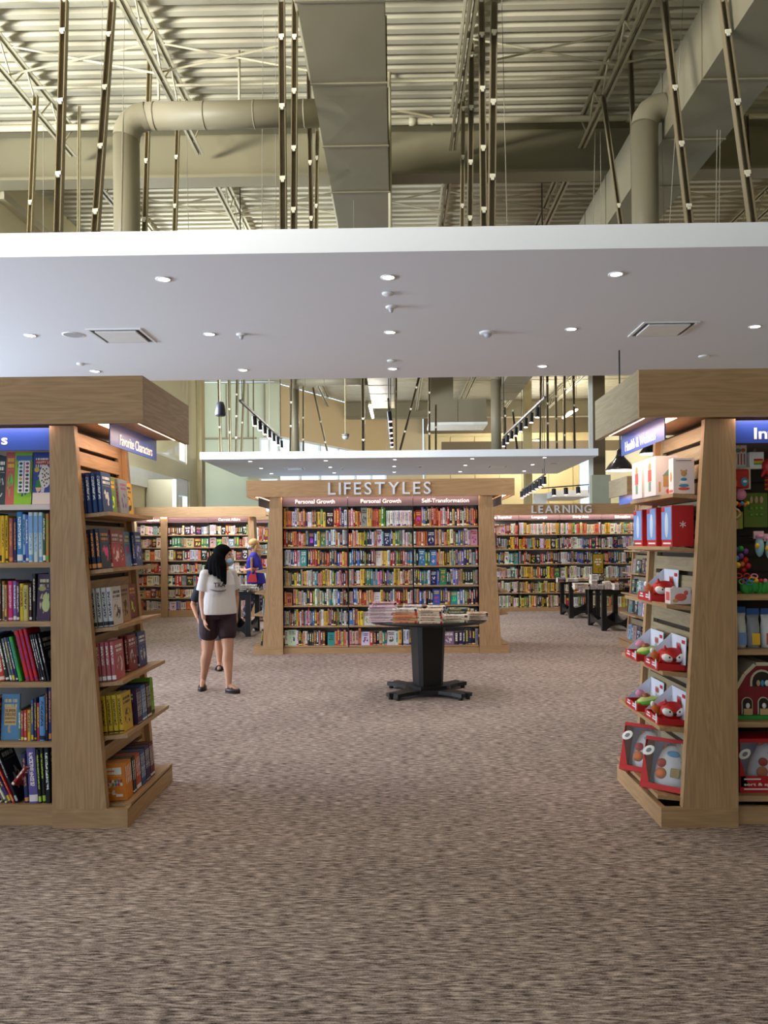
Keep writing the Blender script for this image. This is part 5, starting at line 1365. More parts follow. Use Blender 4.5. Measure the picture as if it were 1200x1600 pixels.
# --- second shelf: red cartons with a blue picture on the open side
SNOW = plain('print_snow', (232, 226, 226)); PBL = plain('print_ice', (120, 150, 206)); PHO = plain('print_pale_figure', (196, 206, 224))
for k, (y0, y1, wh) in enumerate(((4.62, 4.80, 'nearest, with a snowflake'), (4.90, 5.08, 'middle one of three'), (5.18, 5.36, 'farthest back'))):
    x0 = 1.575; z = shz(1, x0) + .001
    t = carton('toy_carton', 'tall red gift carton on the second right shelf, %s' % wh, x0, x0 + .125, y0, y1, z, .236, RBOX, group='red gift cartons')
    on_x(t, 'print_picture', x0, y0 + .008, y1 - .002, z + .04, z + .232, PBL); disc_x(t, 'print_figure', x0 - .0012, (y0 + y1) / 2, z + .125, .03, .075, PHO)
    on_x(t, 'print_caption', x0, y0 + .02, y1 - .03, z + .014, z + .024, SNOW)
    on_x(t, 'print_corner', x0 - .0014, y1 - .06, y1 - .004, z + .205, z + .23, RED_)
    if k == 0:
        for a in range(6):
            m = MB(); M = Matrix.Rotation(math.radians(60 * a), 4, 'Y')
            m.rbox((0, 0, 0), (.005, .0012, .018), None); m.xf(Matrix.Translation((x0 + .062, y0 - .001, z + .128)) @ M @ Matrix.Translation((0, 0, .0095)))
            m.link('print_snowflake', SNOW, t)
# --- open trays with crawling toys
def tray(nm, label, x0, x1, y0, y1, z, hb):
    t = thing(nm, label, 'toy box', ((x0 + x1) / 2, (y0 + y1) / 2, z)); th = .003; lip = .05
    MB().box(x0, x1, y0, y1, z, z + th).link('tray_floor', RBOX, t)
    fr = MB().box(x0, x0 + th, y0, y1, z + th, z + lip).link('front_panel', RBOX, t)
    MB().prism([(x0 + th, z + th), (x1 - th, z + th), (x1 - th, z + .03), (x0 + th, z + .045)], 'Y', y0, y0 + th).link('side_panel', RBOX, t)
    MB().box(x0 + th, x1 - th, y1 - th, y1, z + th, z + .045).link('side_panel', RBOX, t)
    bc = MB().prism([(x1 - .012, z + th), (x1 - .008, z + th), (x1 + .0, z + hb), (x1 - .004, z + hb)], 'Y', y0, y1).link('back_card', CARD, t)
    MB().prism([(x0 + th, z + .045), (x1 - .014, z + .045), (x1 - .006, z + hb)], 'Y', y1 - .0025, y1 - .001).link('side_card', CARD, t)
    MB().box(x1 - .0085, x1 - .0065, y0 + .015, y0 + .06, z + hb - .04, z + hb - .02).link('card_logo', RBOX, t)
    for q in range(3): MB().ball((x1 - .011, y0 + .09 + q * .022, z + hb - .06), (.002, .007, .02), seg=10).link('card_picture', PR, t, True)
    for q, (yy, w_, zz) in enumerate(((.72, .05, .036), (.72, .075, .020), (.30, .045, .034), (.30, .06, .020))):
        MB().box(x0 - .0008, x0 - .0001, y0 + (y1 - y0) * yy - w_ / 2, y0 + (y1 - y0) * yy + w_ / 2, z + zz, z + zz + .009).link('print_bar', SNOW, fr)
    MB().ball((x0 - .001, y0 + .03, z + .036), (.0016, .014, .030), seg=14).link('print_badge', CARD, fr, True)
    return t
def fox(label, c, s=1.0):
    t = thing('fox_toy', label, 'toy', c); x, y, z = c
    MB().box(x - .04, x + .05, y - .02, y + .11, z - .0185, z + .012 * s, .003).link('card_cradle', RBOX, t)
    B = lambda dx, dy, dz: (x + dx * s, y + dy * s, z + dz * s); R = lambda *r: tuple(q * s for q in r)
    ell('body', B(-.005, .07, .045), R(.045, .07, .043), RED_, t)
    ell('head', B(.01, 0, .05), R(.070, .046, .052), RED_, t)
    for k in (-1, 1):
        ell('face_patch', B(.01 + k * .030, -.0235, .044), R(.037, .0255, .025), TOYW, t, (0, math.radians(-k * 20), 0))
        ell('eye', B(.01 + k * .028, -.0475, .050), R(.0055, .003, .006), TOYK, t)
        m = MB(); m.lathe([(.018 * s, 0), (.010 * s, .018 * s), (.0005, .036 * s)], B(.01 + k * .038, 0, .082), 10); m.link('ear', RED_, t, True)
        ell('wheel', B(.01 + k * .055, .06, .022), R(.012, .022, .022), TOYO, t)
    ell('nose', B(.01, -.047, .036), R(.011, .008, .009), TOYK, t)
    ell('tail', B(-.07, .055, .05), R(.022, .022, .04), TOYO, t, (0, math.radians(-30), 0)); ell('tail_tip', B(-.088, .05, .078), R(.012, .012, .018), TOYW, t)
    return t
def avocado(label, c, s=1.0):
    t = thing('avocado_toy', label, 'toy', c); x, y, z = c
    B = lambda dx, dy, dz: (x + dx * s, y + dy * s, z + dz * s); R = lambda *r: tuple(q * s for q in r)
    ell('body', B(0, 0, .035), R(.080, .05, .040), TOYG, t, (0, math.radians(-10), 0)); ell('flesh', B(-.004, -.004, .05), R(.068, .04, .026), plain('toy_pale_green', (196, 214, 130), .4), t, (0, math.radians(-10), 0))
    ell('stone', B(-.01, 0, .075), R(.026, .024, .018), plain('toy_brown', (150, 84, 50), .4), t); ell('flower', B(-.03, .06, .08), R(.03, .022, .024), TOYP, t)
    for k in (-1, 1): ell('wheel', B(k * .07, -.035, .02), R(.019, .012, .019), TOYO, t)
    return t
for i, nm in ((2, 'third'), (3, 'fourth'), (4, 'fifth')):
    x0 = 1.485 if i > 2 else 1.515; x1 = x0 + .168; z = shz(i, x0 + .1) + .004
    if i > 2:
        tray('toy_tray', 'red and white open toy tray, near one on the %s right shelf' % nm, x0, x1, 4.615, 4.86, z, .19)
        fox('red fox crawling toy in the near tray on the %s right shelf' % nm, (x0 + .098, 4.695, z + .022), 1.0)
        tray('toy_tray', 'red and white open toy tray, far one on the %s right shelf' % nm, x0 - .01, x1 - .01, 4.98, 5.23, z, .18)
        avocado('green avocado rolling toy in the far tray on the %s right shelf' % nm, (x0 + .085, 5.07, z + .010), 1.0)
    else:
        tray('toy_tray', 'red and white open toy tray on the third right shelf', x0, x1, 4.82, 5.08, z, .19)
        fox('red fox crawling toy in the tray on the third right shelf', (x0 + .098, 4.90, z + .022), 1.0)
        t = carton('toy_carton', 'small white carton with printed red animal in front of third shelf tray', x0 + .05, x0 + .17, 4.63, 4.72, z, .09, WBOX)
        ell_ = disc_y(t, 'print_animal', 4.63, x0 + .11, z + .04, .035, .022, PR); disc_y(t, 'print_animal_head', 4.63, x0 + .14, z + .065, .013, .014, PR)
        on_x(t, 'print_stripe', x0 + .05, 4.64, 4.70, z + .02, z + .07, PR)
        ell('sleeping_animal_print', (x0 + .08, 4.6288, z + .02), (.018, .0014, .01), PT, t)
# --- bottom: window boxes leaning back with white yeti toys
def yeti(par_loc, M, label, s=1.0):
    t = thing('yeti_toy', label, 'toy', par_loc); t.matrix_world = M
    def e(nm, c, r, m_, rot=None): return MB().ball(c, r, rot, 16).link(nm, m_, t, True, local=True)
    MB().lathe([(.001, 0), (.055, .0), (.062, .03), (.058, .09), (.045, .135), (.025, .158), (.001, .163)], (0, 0, 0), 22).link('body', TOYW, t, True, local=True)
    e('ear', (-.03, 0, .15), (.014, .014, .014), TOYO); e('ear', (.034, 0, .15), (.013, .013, .016), TOYB)
    e('eye_patch', (.008, -.044, .125), (.024, .01, .014), TOYB, (math.radians(-30), 0, 0)); e('nose', (-.028, -.052, .085), (.018, .014, .018), RED_)
    e('mouth', (-.026, -.058, .045), (.022, .012, .022), TOYO); m = MB(); m.box(.008, .042, -.068, -.05, .035, .07, .004); m.link('belly_patch', plain('toy_bronze', (150, 130, 90), .3, .6), t, local=True)
    return t
def window_box(label, loc, rot, tilt, w_=.27, d_=.15, h_=.30, caption=None, rim=(.022, .07)):
    M = Matrix.Translation(loc) @ Matrix.Rotation(math.radians(rot), 4, 'Z') @ Matrix.Rotation(math.radians(tilt), 4, 'X')
    t = thing('toy_window_box', label, 'toy box', loc); t.matrix_world = M; a = .004
    L = lambda mb, nm, m_, p=t: mb.link(nm, m_, p, local=True)
    L(MB().box(-w_ / 2, w_ / 2, 0, d_, 0, a), 'box_floor', RBOX); L(MB().box(-w_ / 2, w_ / 2, d_ - a, d_, a, h_), 'box_back', plain('card_blue_grey', (196, 200, 222), .5))
    L(MB().box(-w_ / 2, -w_ / 2 + a, 0, d_ - a, a, h_), 'box_side', RBOX); sd = L(MB().box(w_ / 2 - a, w_ / 2, 0, d_ - a, a, h_), 'box_side', RBOX)
    L(MB().box(-w_ / 2 + a, w_ / 2 - a, 0, d_ - a, h_ - a, h_), 'box_top', RBOX)
    fr = L(MB().box(-w_ / 2 + a, w_ / 2 - a, 0, a, a, rim[1] if caption else .032), 'front_panel', RBOX)
    L(MB().prism([(-w_ / 2 + a, .033), (-w_ / 2 + .05, .033), (-w_ / 2 + .016, h_ * .5), (-w_ / 2 + a, h_ * .62)], 'Y', 0, a), 'front_corner', RBOX)
    L(MB().box(-w_ / 2 + a, w_ / 2 - a, 0, a, h_ - .022, h_ - a - .0005), 'front_header', RBOX)
    L(MB().box(-w_ / 2 + .012, w_ / 2 - .006, .001, .002, rim[1] if caption else .0325, h_ - .0225), 'window_film', CLEAR)
    m = MB(); m.ball((-w_ / 2 + .028, -.004, h_ * .72), (.038, .003, .026), (0, math.radians(-35), 0), 20); lg = m.link('round_badge', TOYW, t, True, local=True)
    m = MB(); m.ball((-w_ / 2 + .028, -.0065, h_ * .72), (.018, .002, .012), (0, math.radians(-35), 0), 12); m.link('badge_print', plain('print_grey', (120, 124, 134)), t, True, local=True)
    for k, q in enumerate((TOYW, TOYO, TOYG, TOYB)):
        L(MB().ball((w_ / 2 + .0003, d_ * .5, h_ * (.75 - .15 * k)), (.0012, .008, .008)), 'side_icon', q)
    if caption:
        text('lettering', caption, SNOW, fr, (0, -.0003, rim[1] * .48), w_ * .84, .022, axes=(Vector((1, 0, 0)), Vector((0, 0, 1)), Vector((0, -1, 0))), local=True, depth=.0006, bold=.02)
        L(MB().box(-w_ * .42, w_ * .18, -.001, 0, rim[1] * .18, rim[1] * .26), 'small_print', SNOW); L(MB().box(-w_ * .42, -w_ * .1, -.001, 0, rim[1] * .78, rim[1] * .86), 'small_print', SNOW)
    return M
z6 = shz(5, 1.58)
for k, (x, y, wh) in enumerate(((1.535, 4.69, 'near'), (1.515, 5.06, 'far'))):
    M = window_box('red window box leaning back on the lowest right shelf, %s one' % wh, (x - .02, y - .05, z6 + .012), -38, -22)
    yeti((x, y, z6), M @ Matrix.Translation((.016, .075, .03)) @ Matrix.Diagonal((1.62, 1.08, 1.5, 1)), 'white yeti toy inside the %s leaning red window box' % wh)
# --- the bay on the far right
RY = 4.62
zb3 = BZR[3]
M = window_box('red window box facing out at the foot of the right bay', (XU(1192, 1200, 4.66), 4.62, zb3 + .001), 0, 0, w_=.30, d_=.18, h_=.31, caption='sort & spin yeti', rim=(.03, .095))
yt = yeti((XU(1188, 1200, 4.66), 4.7, zb3), M @ Matrix.Translation((.01, .08, .045)) @ Matrix.Rotation(math.radians(12), 4, 'Y') @ Matrix.Diagonal((1.5, 1.1, 1.4, 1)), 'white yeti toy in the window box at the foot of the right bay')
# barn
bz = BZR[2] + .001; b0, b1 = XU(1151, 1100, 4.63), XU(1236, 1100, 4.63); bm_ = (b0 + b1) / 2; bw = (b1 - b0) / 2
t = thing('toy_barn', 'red wooden toy barn with cream trim on the right bay shelf', 'toy', (bm_, 4.7, bz))
BR = plain('barn_red', (132, 30, 42), .5); BCR = plain('barn_cream', (214, 200, 172), .5)
MB().box(b0 - .01, b1 + .01, 4.625, 4.86, bz, bz + .02).link('green_base', TOYL, t)
prof = [(-bw, .02), (-bw, .15), (-bw * .62, .25), (-bw * .25, .305), (bw * .25, .305), (bw * .62, .25), (bw, .15), (bw, .02)]
MB().prism([(bm_ + x, bz + z) for x, z in prof], 'Y', 4.66, 4.85).link('barn_body', BR, t)
for (xa_, za), (xb_, zb_) in zip(prof[1:-2], prof[2:-1]):
    d_ = Vector((xb_ - xa_, zb_ - za)).normalized(); n_ = Vector((-d_.y, d_.x)) * .02
    MB().prism([(bm_ + xa_, bz + za), (bm_ + xb_, bz + zb_), (bm_ + xb_ + n_.x, bz + zb_ + n_.y), (bm_ + xa_ + n_.x, bz + za + n_.y)], 'Y', 4.64, 4.87).link('roof_trim', BCR, t)
def archw(cx_, z0_, w_, h_, nm):
    def arch(s): return [(cx_ - w_ * s, z0_), (cx_ - w_ * s, z0_ + h_)] + [(cx_ - w_ * s * math.cos(a * math.pi / 8), z0_ + h_ + w_ * s * math.sin(a * math.pi / 8)) for a in range(1, 8)] + [(cx_ + w_ * s, z0_ + h_), (cx_ + w_ * s, z0_)]
    MB().prism(arch(1.2), 'Y', 4.652, 4.6595).link('window_trim', BCR, t); w0 = MB().prism(arch(1.0), 'Y', 4.648, 4.6515).link('dark_opening', DARKB, t)
    return w0
for x in (-bw * .55, bw * .05, bw * .6):
    w0 = archw(bm_ + x, bz + .022, .026, .07, 'door')
    MB().box(bm_ + x - .024, bm_ + x + .024, 4.640, 4.647, bz + .022, bz + .058).link('half_door', TOYT, w0); MB().ball((bm_ + x, 4.643, bz + .075), (.012, .006, .016)).link('animal_figure', TOYW, w0, True)
w0 = archw(bm_, bz + .185, .055, .03, 'loft')
for x, m_ in ((-.025, TOYT), (.0, TOYB), (.025, TOYW)): MB().ball((bm_ + x, 4.643, bz + .205), (.012, .006, .018)).link('animal_figure', m_, w0, True)
# bags on the shelf above
zs2 = BZR[1] + .001
BAGB = plain('bag_blue', (50, 84, 150), .4); BAGW = plain('bag_white', (216, 214, 208), .4)
def bag(label, u0, u1, v0, h, body, mark, yy=4.66):
    x0, x1 = XU(u0, 1000, yy), XU(u1, 1000, yy)
    t = thing('toy_bag', label, 'bag', ((x0 + x1) / 2, yy, zs2)); m = MB(); n = 7
    for k in range(n): pass
    m.loft([[(x0 + (x1 - x0) * (.5 + .5 * s * math.cos(a)), yy + .045 * s2 * math.sin(a), zs2 + zz) for a in [2 * math.pi * q / 14 for q in range(14)]] for zz, s, s2 in ((0, .95, .9), (.03, 1, 1), (h * .6, .98, .8), (h * .85, .9, .35), (h, 1, .08))])
    m.link('bag_body', body, t, True)
    MB().box(x0 + .002, x1 - .002, yy - .005, yy + .006, zs2 + h, zs2 + h + .035).link('header_card', BAGB, t)
    MB().box(x0 + (x1 - x0) * .2, x0 + (x1 - x0) * .8, yy - .0475, yy - .0455, zs2 + .02, zs2 + h * .45).link('label', mark, t)
    return t
bag('white toy bag with blue header beside the post, right bay shelf', 1146, 1165, 960, .20, BAGW, PBL)
bag('crumpled clear toy bag with yellow card, right bay shelf', 1166, 1186, 960, .19, plain('bag_grey', (150, 150, 156), .3), TOYY)
bag('white toy bag with red print at the edge of the right bay shelf', 1188, 1208, 965, .19, BAGW, PR)
# toys hanging on pegs, upper part of the bay
PEG = plain('peg_chrome', (150, 150, 150), .3, .8)
def hung(nm, label, u, v, Y=4.78, cat='toy'):
    c = W(u, v, Y); t = thing(nm, label, cat, c)
    MB().tube([c + Vector((0, -.03, .0)), Vector((c.x, 4.948, c.z + .004))], .003, 6).link('peg_hook', PEG, t)
    return t, c
for k in range(9):
    z = 1.33 + k * .09
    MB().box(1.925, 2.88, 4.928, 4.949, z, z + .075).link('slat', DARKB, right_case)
def V(c, x, y, z): return (c.x + x, c.y + y, c.z + z)
def cbox(nm, c, x, z, w_, h_, m_, t, y=-.012, d_=.012): return MB().box(c.x + x - w_ / 2, c.x + x + w_ / 2, c.y + y - d_, c.y + y, c.z + z - h_, c.z + z, .003).link(nm, m_, t)
t, c = hung('card_toy', 'white carded toy beside the post under the blue sign', 1153, 698)
cbox('backing_card', c, 0, .006, .085, .13, TOYW, t)
for k in range(4): MB().box(c.x - .03 + k * .018, c.x - .024 + k * .018, c.y - .027, c.y - .0245, c.z - .11, c.z - .045).link('print_bar', PR, t)
ell('print_elephant', V(c, -.01, -.026, -.025), (.018, .003, .012), PG, t); ell('print_lion', V(c, .02, -.026, -.024), (.012, .003, .012), TOYO, t)
t, c = hung('rainbow_toy', 'white boxed toy with a rainbow window under the blue sign', 1177, 709, 4.76)
cbox('white_box', c, 0, .006, .085, .10, TOYW, t, -.01, .035); ell('hang_tab', V(c, 0, -.02, .015), (.01, .004, .016), CLEAR, t)
for k, m_ in enumerate((RED_, TOYY, TOYG)): cbox('rainbow_bar', c, .008, -.035 - k * .012, .052, .011, m_, t, -.0455, .004)
t, c = hung('cloth_book', 'red cloth baby book with blue monster, beside the post', 1152, 732, 4.72)
cbox('backing_card', c, .008, .006, .12, .13, plain('card_beige', (206, 196, 176)), t)
o = MB().box(c.x - .06, c.x + .05, c.y - .05, c.y - .0245, c.z - .12, c.z - .008, .01).link('cloth_pages', RED_, t)
ell('monster', V(c, .02, -.05, -.082), (.022, .008, .026), TOYB, t); ell('monster_face', V(c, .02, -.056, -.08), (.012, .004, .008), TOYW, t); ell('fox_print', V(c, -.035, -.05, -.09), (.016, .006, .02), TOYO, t)
t, c = hung('baby_rattle', 'red rattle with striped orange body at the right frame edge', 1199, 722, 4.72)
ell('rattle_head', V(c, 0, -.02, -.03), (.04, .03, .05), RED_, t); ell('rattle_arm', V(c, -.03, -.025, -.06), (.012, .012, .035), RED_, t, (0, .5, 0))
for k in range(6): MB().lathe([(.001, 0), (.026, .001), (.03, .006), (.026, .011), (.001, .012)], V(c, .004, -.02, -.10 - k * .013), 14).link('stripe_ring', TOYO if k % 2 else RED_, t, True)
t, c = hung('teething_toy', 'pink plush teether with beads and a wooden ring beside the post', 1153, 768, 4.70)
ell('plush_head', V(c, .006, -.02, -.02), (.034, .03, .034), TOYP, t); ell('plush_bow', V(c, -.03, -.02, .0), (.02, .015, .02), plain('toy_magenta', (196, 60, 110)), t)
for k, m_ in enumerate((TOYY, RED_, TOYB, TOYO, TOYY)): ell('bead', V(c, -.022 + k * .016, -.03, -.07 - .008 * (k % 2)), (.012,) * 3, m_, t)
mb = MB(); mb.tube([V(c, -.03 + .026 * math.cos(a), -.03, -.13 + .026 * math.sin(a)) for a in [2 * math.pi * k / 20 for k in range(21)]], .008, 8); mb.link('wooden_ring', TOYT, t, True)
t, c = hung('giraffe_pack', 'green carded pack of giraffe teethers in the right bay', 1178, 772, 4.80)
cbox('backing_card', c, 0, .006, .14, .205, plain('card_green', (96, 116, 40)), t)
for k in range(3):
    ell('giraffe_head', V(c, -.03 + k * .03, -.03, -.035), (.011, .01, .022), TOYT, t)
    for q in range(2): ell('green_bead', V(c, -.03 + k * .03, -.03, -.085 - q * .04), (.009,) * 3, TOYG, t)
t, c = hung('leaf_card', 'lime and cream carded toy low beside the post', 1150, 800, 4.74)
cbox('backing_card', c, 0, .0, .06, .10, plain('card_lime', (150, 160, 60)), t); cbox('cream_corner', c, -.012, -.05, .035, .05, TOYT, t, -.0245, .002)
for k, (u, v) in enumerate(((1183, 838), (1199, 842))):
    t, c = hung('bottle_pack', 'pale blue bottle pack hanging low in the right bay, %s one' % ('left', 'right')[k], u, v, 4.70)
    cbox('header_card', c, 0, .03, .06, .045, plain('card_pinkish', (206, 170, 176)), t); ell('bottle', V(c, 0, -.03, -.06), (.026, .022, .06), plain('bottle_blue', (150, 190, 196), .3), t); ell('duck_print', V(c, -.02, -.045, -.055), (.014, .012, .016), TOYY, t)
    MB().lathe([(.022, 0), (.024, .012), (.012, .02), (.001, .021)], V(c, 0, -.03, -.01), 14).link('cap', TOYP, t, True)
bl = [(-.03, 0, TOYB), (0, .012, TOYV), (.03, -.01, RED_), (-.022, -.04, TOYY), (.012, -.035, TOYO), (.04, -.045, RED_), (-.03, .05, TOYN), (.0, .055, TOYL), (.03, .04, TOYV), (-.045, -.015, TOYN), (.02, -.07, RED_)]
t, c = hung('ball_cluster', 'cluster of colourful sensory balls hanging beside the post', 1154, 872, 4.72)
for x, z, m_ in bl: ell('ball', V(c, x, -.03 + .012 * math.sin(x * 90), z), (.017,) * 3, m_, t)
t, c = hung('ring_links', 'bundle of colourful linking rings above the right bay shelf', 1163, 905, 4.70)
for k, m_ in enumerate((RED_, TOYG, TOYV, RED_, TOYB, TOYY, TOYP)):
    a0 = k * .9; cx_, cz_ = -.045 + k * .015, .022 * math.cos(k * 2.2)
    mb = MB(); mb.tube([V(c, cx_ + .017 * math.cos(a), -.03 - .004 * (k % 3) + .006 * math.sin(a + a0), cz_ + .013 * math.sin(a)) for a in [2 * math.pi * q / 14 for q in range(15)]], .0045, 6); mb.link('link_ring', m_, t, True)
zt_ = BZR[0] + .001
t = thing('leaf_toy', 'bright green leafy plush toy standing on the upper right bay shelf', 'toy', (XU(1180, 935, 4.68), 4.68, zt_)); c = Vector(t.location)
for k in range(6): ell('leaf', V(c, -.06 + k * .03, .01 * (k % 2), .025 + .01 * (k % 3)), (.026, .02, .042), TOYL, t, (0, math.radians(-25 + 10 * k), 0))
for k, m_ in enumerate((TOYY, RED_, TOYP)): ell('berry', V(c, .0 + k * .025, -.02, .075), (.012,) * 3, m_, t)

# ================================================================== PEOPLE
def skin(nm, rgb): return plain(nm, rgb, .55, noise=.03, scale=20)
def body_obj(name, mb, mat, parent, vox=.007, it=5, local=True):
    o = mb.link(name, mat, parent, True, local=local)
    r = o.modifiers.new('remesh', 'REMESH'); r.mode = 'VOXEL'; r.voxel_size = vox; r.use_smooth_shade = True
    s = o.modifiers.new('smooth', 'SMOOTH'); s.factor = .5; s.iterations = it
    return o
def chain(mb, pts, n=14):
    for (p, r), (q, s) in zip(pts, pts[1:]): mb.cap(p, r, q, s, n)
def oval(mb, rings, n=20):
    "loft of horizontal-ish ovals: (centre, rx, ry, turn in radians)"
    R = []
    for c, rx, ry, a in rings:
        ca, sa = math.cos(a), math.sin(a)
        R.append([(c[0] + rx * math.cos(2 * math.pi * k / n) * ca - ry * math.sin(2 * math.pi * k / n) * sa, c[1] + rx * math.cos(2 * math.pi * k / n) * sa + ry * math.sin(2 * math.pi * k / n) * ca, c[2]) for k in range(n)])
    return mb.loft(R)
def hand(mb, wrist, d, side, up, k=1.0, curl=.5):
    """palm and five curled fingers; d = pointing direction, side = towards the thumb, up = back of the hand"""
    d, side, up = Vector(d).normalized(), Vector(side).normalized(), Vector(up).normalized(); w_ = Vector(wrist)
    for q in (-.024, -.008, .008, .024):
        mb.cap(w_ + d * .012 * k + side * q * .7 * k, .012 * k, w_ + d * .075 * k + side * q * k, .0105 * k, 8)
    for q, ln in ((.027, .068), (.009, .078), (-.009, .072), (-.027, .056)):
        p = w_ + d * .082 * k + side * q * k; dd = d
        for seg, r in ((.42, .0085), (.32, .0078), (.26, .007)):
            dd = (dd - up * curl * .55).normalized(); p2 = p + dd * ln * seg * k; mb.cap(p, r * k, p2, r * .94 * k, 8); p = p2
    p = w_ + d * .025 * k + side * .03 * k
    for seg, dr in ((.035, (d * .7 + side * .7)), (.028, (d * .9 + side * .3 - up * .3))):
        p2 = p + dr.normalized() * seg * k; mb.cap(p, .0105 * k, p2, .009 * k, 8); p = p2
def head(mb, c, fwd, s=1.0):
    "skull, jaw, nose, ears, all facing fwd (unit vector)"
    f = Vector(fwd).normalized(); u = Vector((0, 0, 1)); r = f.cross(u).normalized(); c = Vector(c)
    a = math.atan2(f.y, f.x)
    mb.ball(c + u * .028 * s - f * .012 * s, (.096 * s, .078 * s, .092 * s), (0, 0, a)); mb.ball(c - u * .035 * s + f * .022 * s, (.068 * s, .062 * s, .075 * s), (0, 0, a))
    mb.ball(c - u * .082 * s + f * .056 * s, (.026 * s, .028 * s, .022 * s), (0, 0, a))
    mb.cap(c + u * .018 * s + f * .084 * s, .010 * s, c - u * .022 * s + f * .103 * s, .014 * s, 8)
    for k in (-1, 1):
        mb.ball(c - u * .008 * s + r * k * .076 * s - f * .005 * s, (.018 * s, .009 * s, .030 * s), (0, 0, a))
    mb.ball(c - u * .052 * s + f * .084 * s, (.012 * s, .026 * s, .012 * s), (0, 0, a))
def eyes(par, c, fwd, s=1.0):
    f = Vector(fwd).normalized(); u = Vector((0, 0, 1)); r = f.cross(u).normalized(); c = Vector(c); a = math.atan2(f.y, f.x)
    for k in (-1, 1):
        MB().ball(c + u * .008 * s + r * k * .031 * s + f * .074 * s, (.010 * s, .014 * s, .007 * s), (0, 0, a)).link('eye', plain('eye_white', (230, 226, 220), .3), par, True, local=True)
        MB().ball(c + u * .008 * s + r * k * .031 * s + f * .0815 * s, (.004 * s, .006 * s, .006 * s), (0, 0, a)).link('iris', plain('eye_dark', (34, 24, 20), .2), par, True, local=True)
        MB().ball(c + u * .028 * s + r * k * .031 * s + f * .078 * s, (.007 * s, .018 * s, .004 * s), (0, 0, a)).link('eyebrow', plain('brow_dark', (40, 30, 26), .6), par, True, local=True)
def mask(par, c, fwd, s=1.0):
    f = Vector(fwd).normalized(); u = Vector((0, 0, 1)); c = Vector(c); a = math.atan2(f.y, f.x); r = f.cross(u).normalized()
    mb = MB(); mb.ball(c - u * .050 * s + f * .060 * s, (.050 * s, .056 * s, .046 * s), (0, 0, a), 18)
    mb.link('face_mask', plain('mask_blue', (150, 182, 204), .7), par, True, local=True)
    for k in (-1, 1):
        MB().tube([c - u * .03 * s + f * .05 * s + r * k * .055 * s, c - u * .002 * s + r * k * .084 * s - f * .004 * s], .003, 6).link('mask_loop', plain('mask_white', (226, 230, 232), .7), par, local=True)

# --- the walking woman; local frame: x right, y away, z up, origin between the feet
O = W(338, 1083, 8.62); O.z = 0
wm_ = thing('person', 'woman walking right in white printed t-shirt, dark shorts, mask and flat shoes', 'person', O)
SK1 = skin('skin_warm', (184, 138, 114))
hc = Vector((.088, .06, 1.475)); hf = Vector((.93, -.30, -.03)).normalized()
b = MB(); head(b, hc, hf)
sR, sL = Vector((-.112, -.005, 1.285)), Vector((.135, .215, 1.285))           # shoulders: chest turned to the right of the camera
chain(b, [((.045, .085, 1.27), .058), ((.070, .07, 1.40), .052)])
oval(b, [((.0, .10, .80), .10, .09, .3), ((.0, .10, .88), .165, .12, .35), ((.005, .09, .97), .155, .112, .4), ((.01, .085, 1.08), .145, .105, .45), ((.015, .08, 1.19), .155, .105, .5), ((.018, .08, 1.27), .15, .075, .5), ((.03, .08, 1.31), .07, .06, .5)])
eR, wR = Vector((-.150, .01, 1.02)), Vector((-.118, -.045, .815))
chain(b, [(sR, .048), (sR + (eR - sR) * .5, .045), (eR, .036)]); chain(b, [(eR, .037), (eR + (wR - eR) * .35, .036), (wR, .024)])
hand(b, wR, (.22, -.18, -.95), (.5, -.8, -.1), (-.75, -.45, -.1), .95, .6)
eL, wL = Vector((.165, .275, 1.03)), Vector((.175, .21, .84))
chain(b, [(sL, .047), (sL + (eL - sL) * .5, .044), (eL, .036)]); chain(b, [(eL, .037), (eL + (wL - eL) * .35, .035), (wL, .024)])
hand(b, wL, (.05, -.3, -.95), (-.4, -.9, .1), (.85, -.4, 0), .95, .6)
# legs: the left one planted in front, the right one trailing
hR, hL = Vector((-.085, .07, .84)), Vector((.085, .14, .84))
kR, aR = Vector((-.115, .12, .45)), Vector((-.205, .25, .10)); kL, aL = Vector((.118, .06, .455)), Vector((.132, .015, .085))
chain(b, [(hR, .098), (hR + (kR - hR) * .5, .082), (kR, .058)]); chain(b, [(kR, .057), (kR + (aR - kR) * .3 + Vector((-.012, .018, 0)), .060), (kR + (aR - kR) * .7, .042), (aR, .032)])
chain(b, [(hL, .098), (hL + (kL - hL) * .5, .080), (kL, .057)]); chain(b, [(kL, .057), (kL + (aL - kL) * .3 + Vector((-.012, .018, 0)), .060), (kL + (aL - kL) * .7, .040), (aL, .031)])
def foot(mb, an, to, r=.03, zs=0.0):
    an, to = Vector(an), Vector(to); heel = an + (an - to).normalized() * .022; heel.z = zs + r
    chain(mb, [(an, r), (heel, r * .95)], 10); chain(mb, [(an, r), (an + (to - an) * .55 + Vector((0, 0, .006)), r * .95), (to, r * .72)], 10); chain(mb, [(heel, r * .95), (to, r * .75)], 10)
tR, tL = Vector((-.185, .09, .028)), Vector((.245, -.035, .026))
foot(b, aR, tR, .026); foot(b, aL, tL, .025)
body_obj('body', b, SK1, wm_, .0055, 4)
eyes(wm_, hc, hf); mask(wm_, hc, hf)
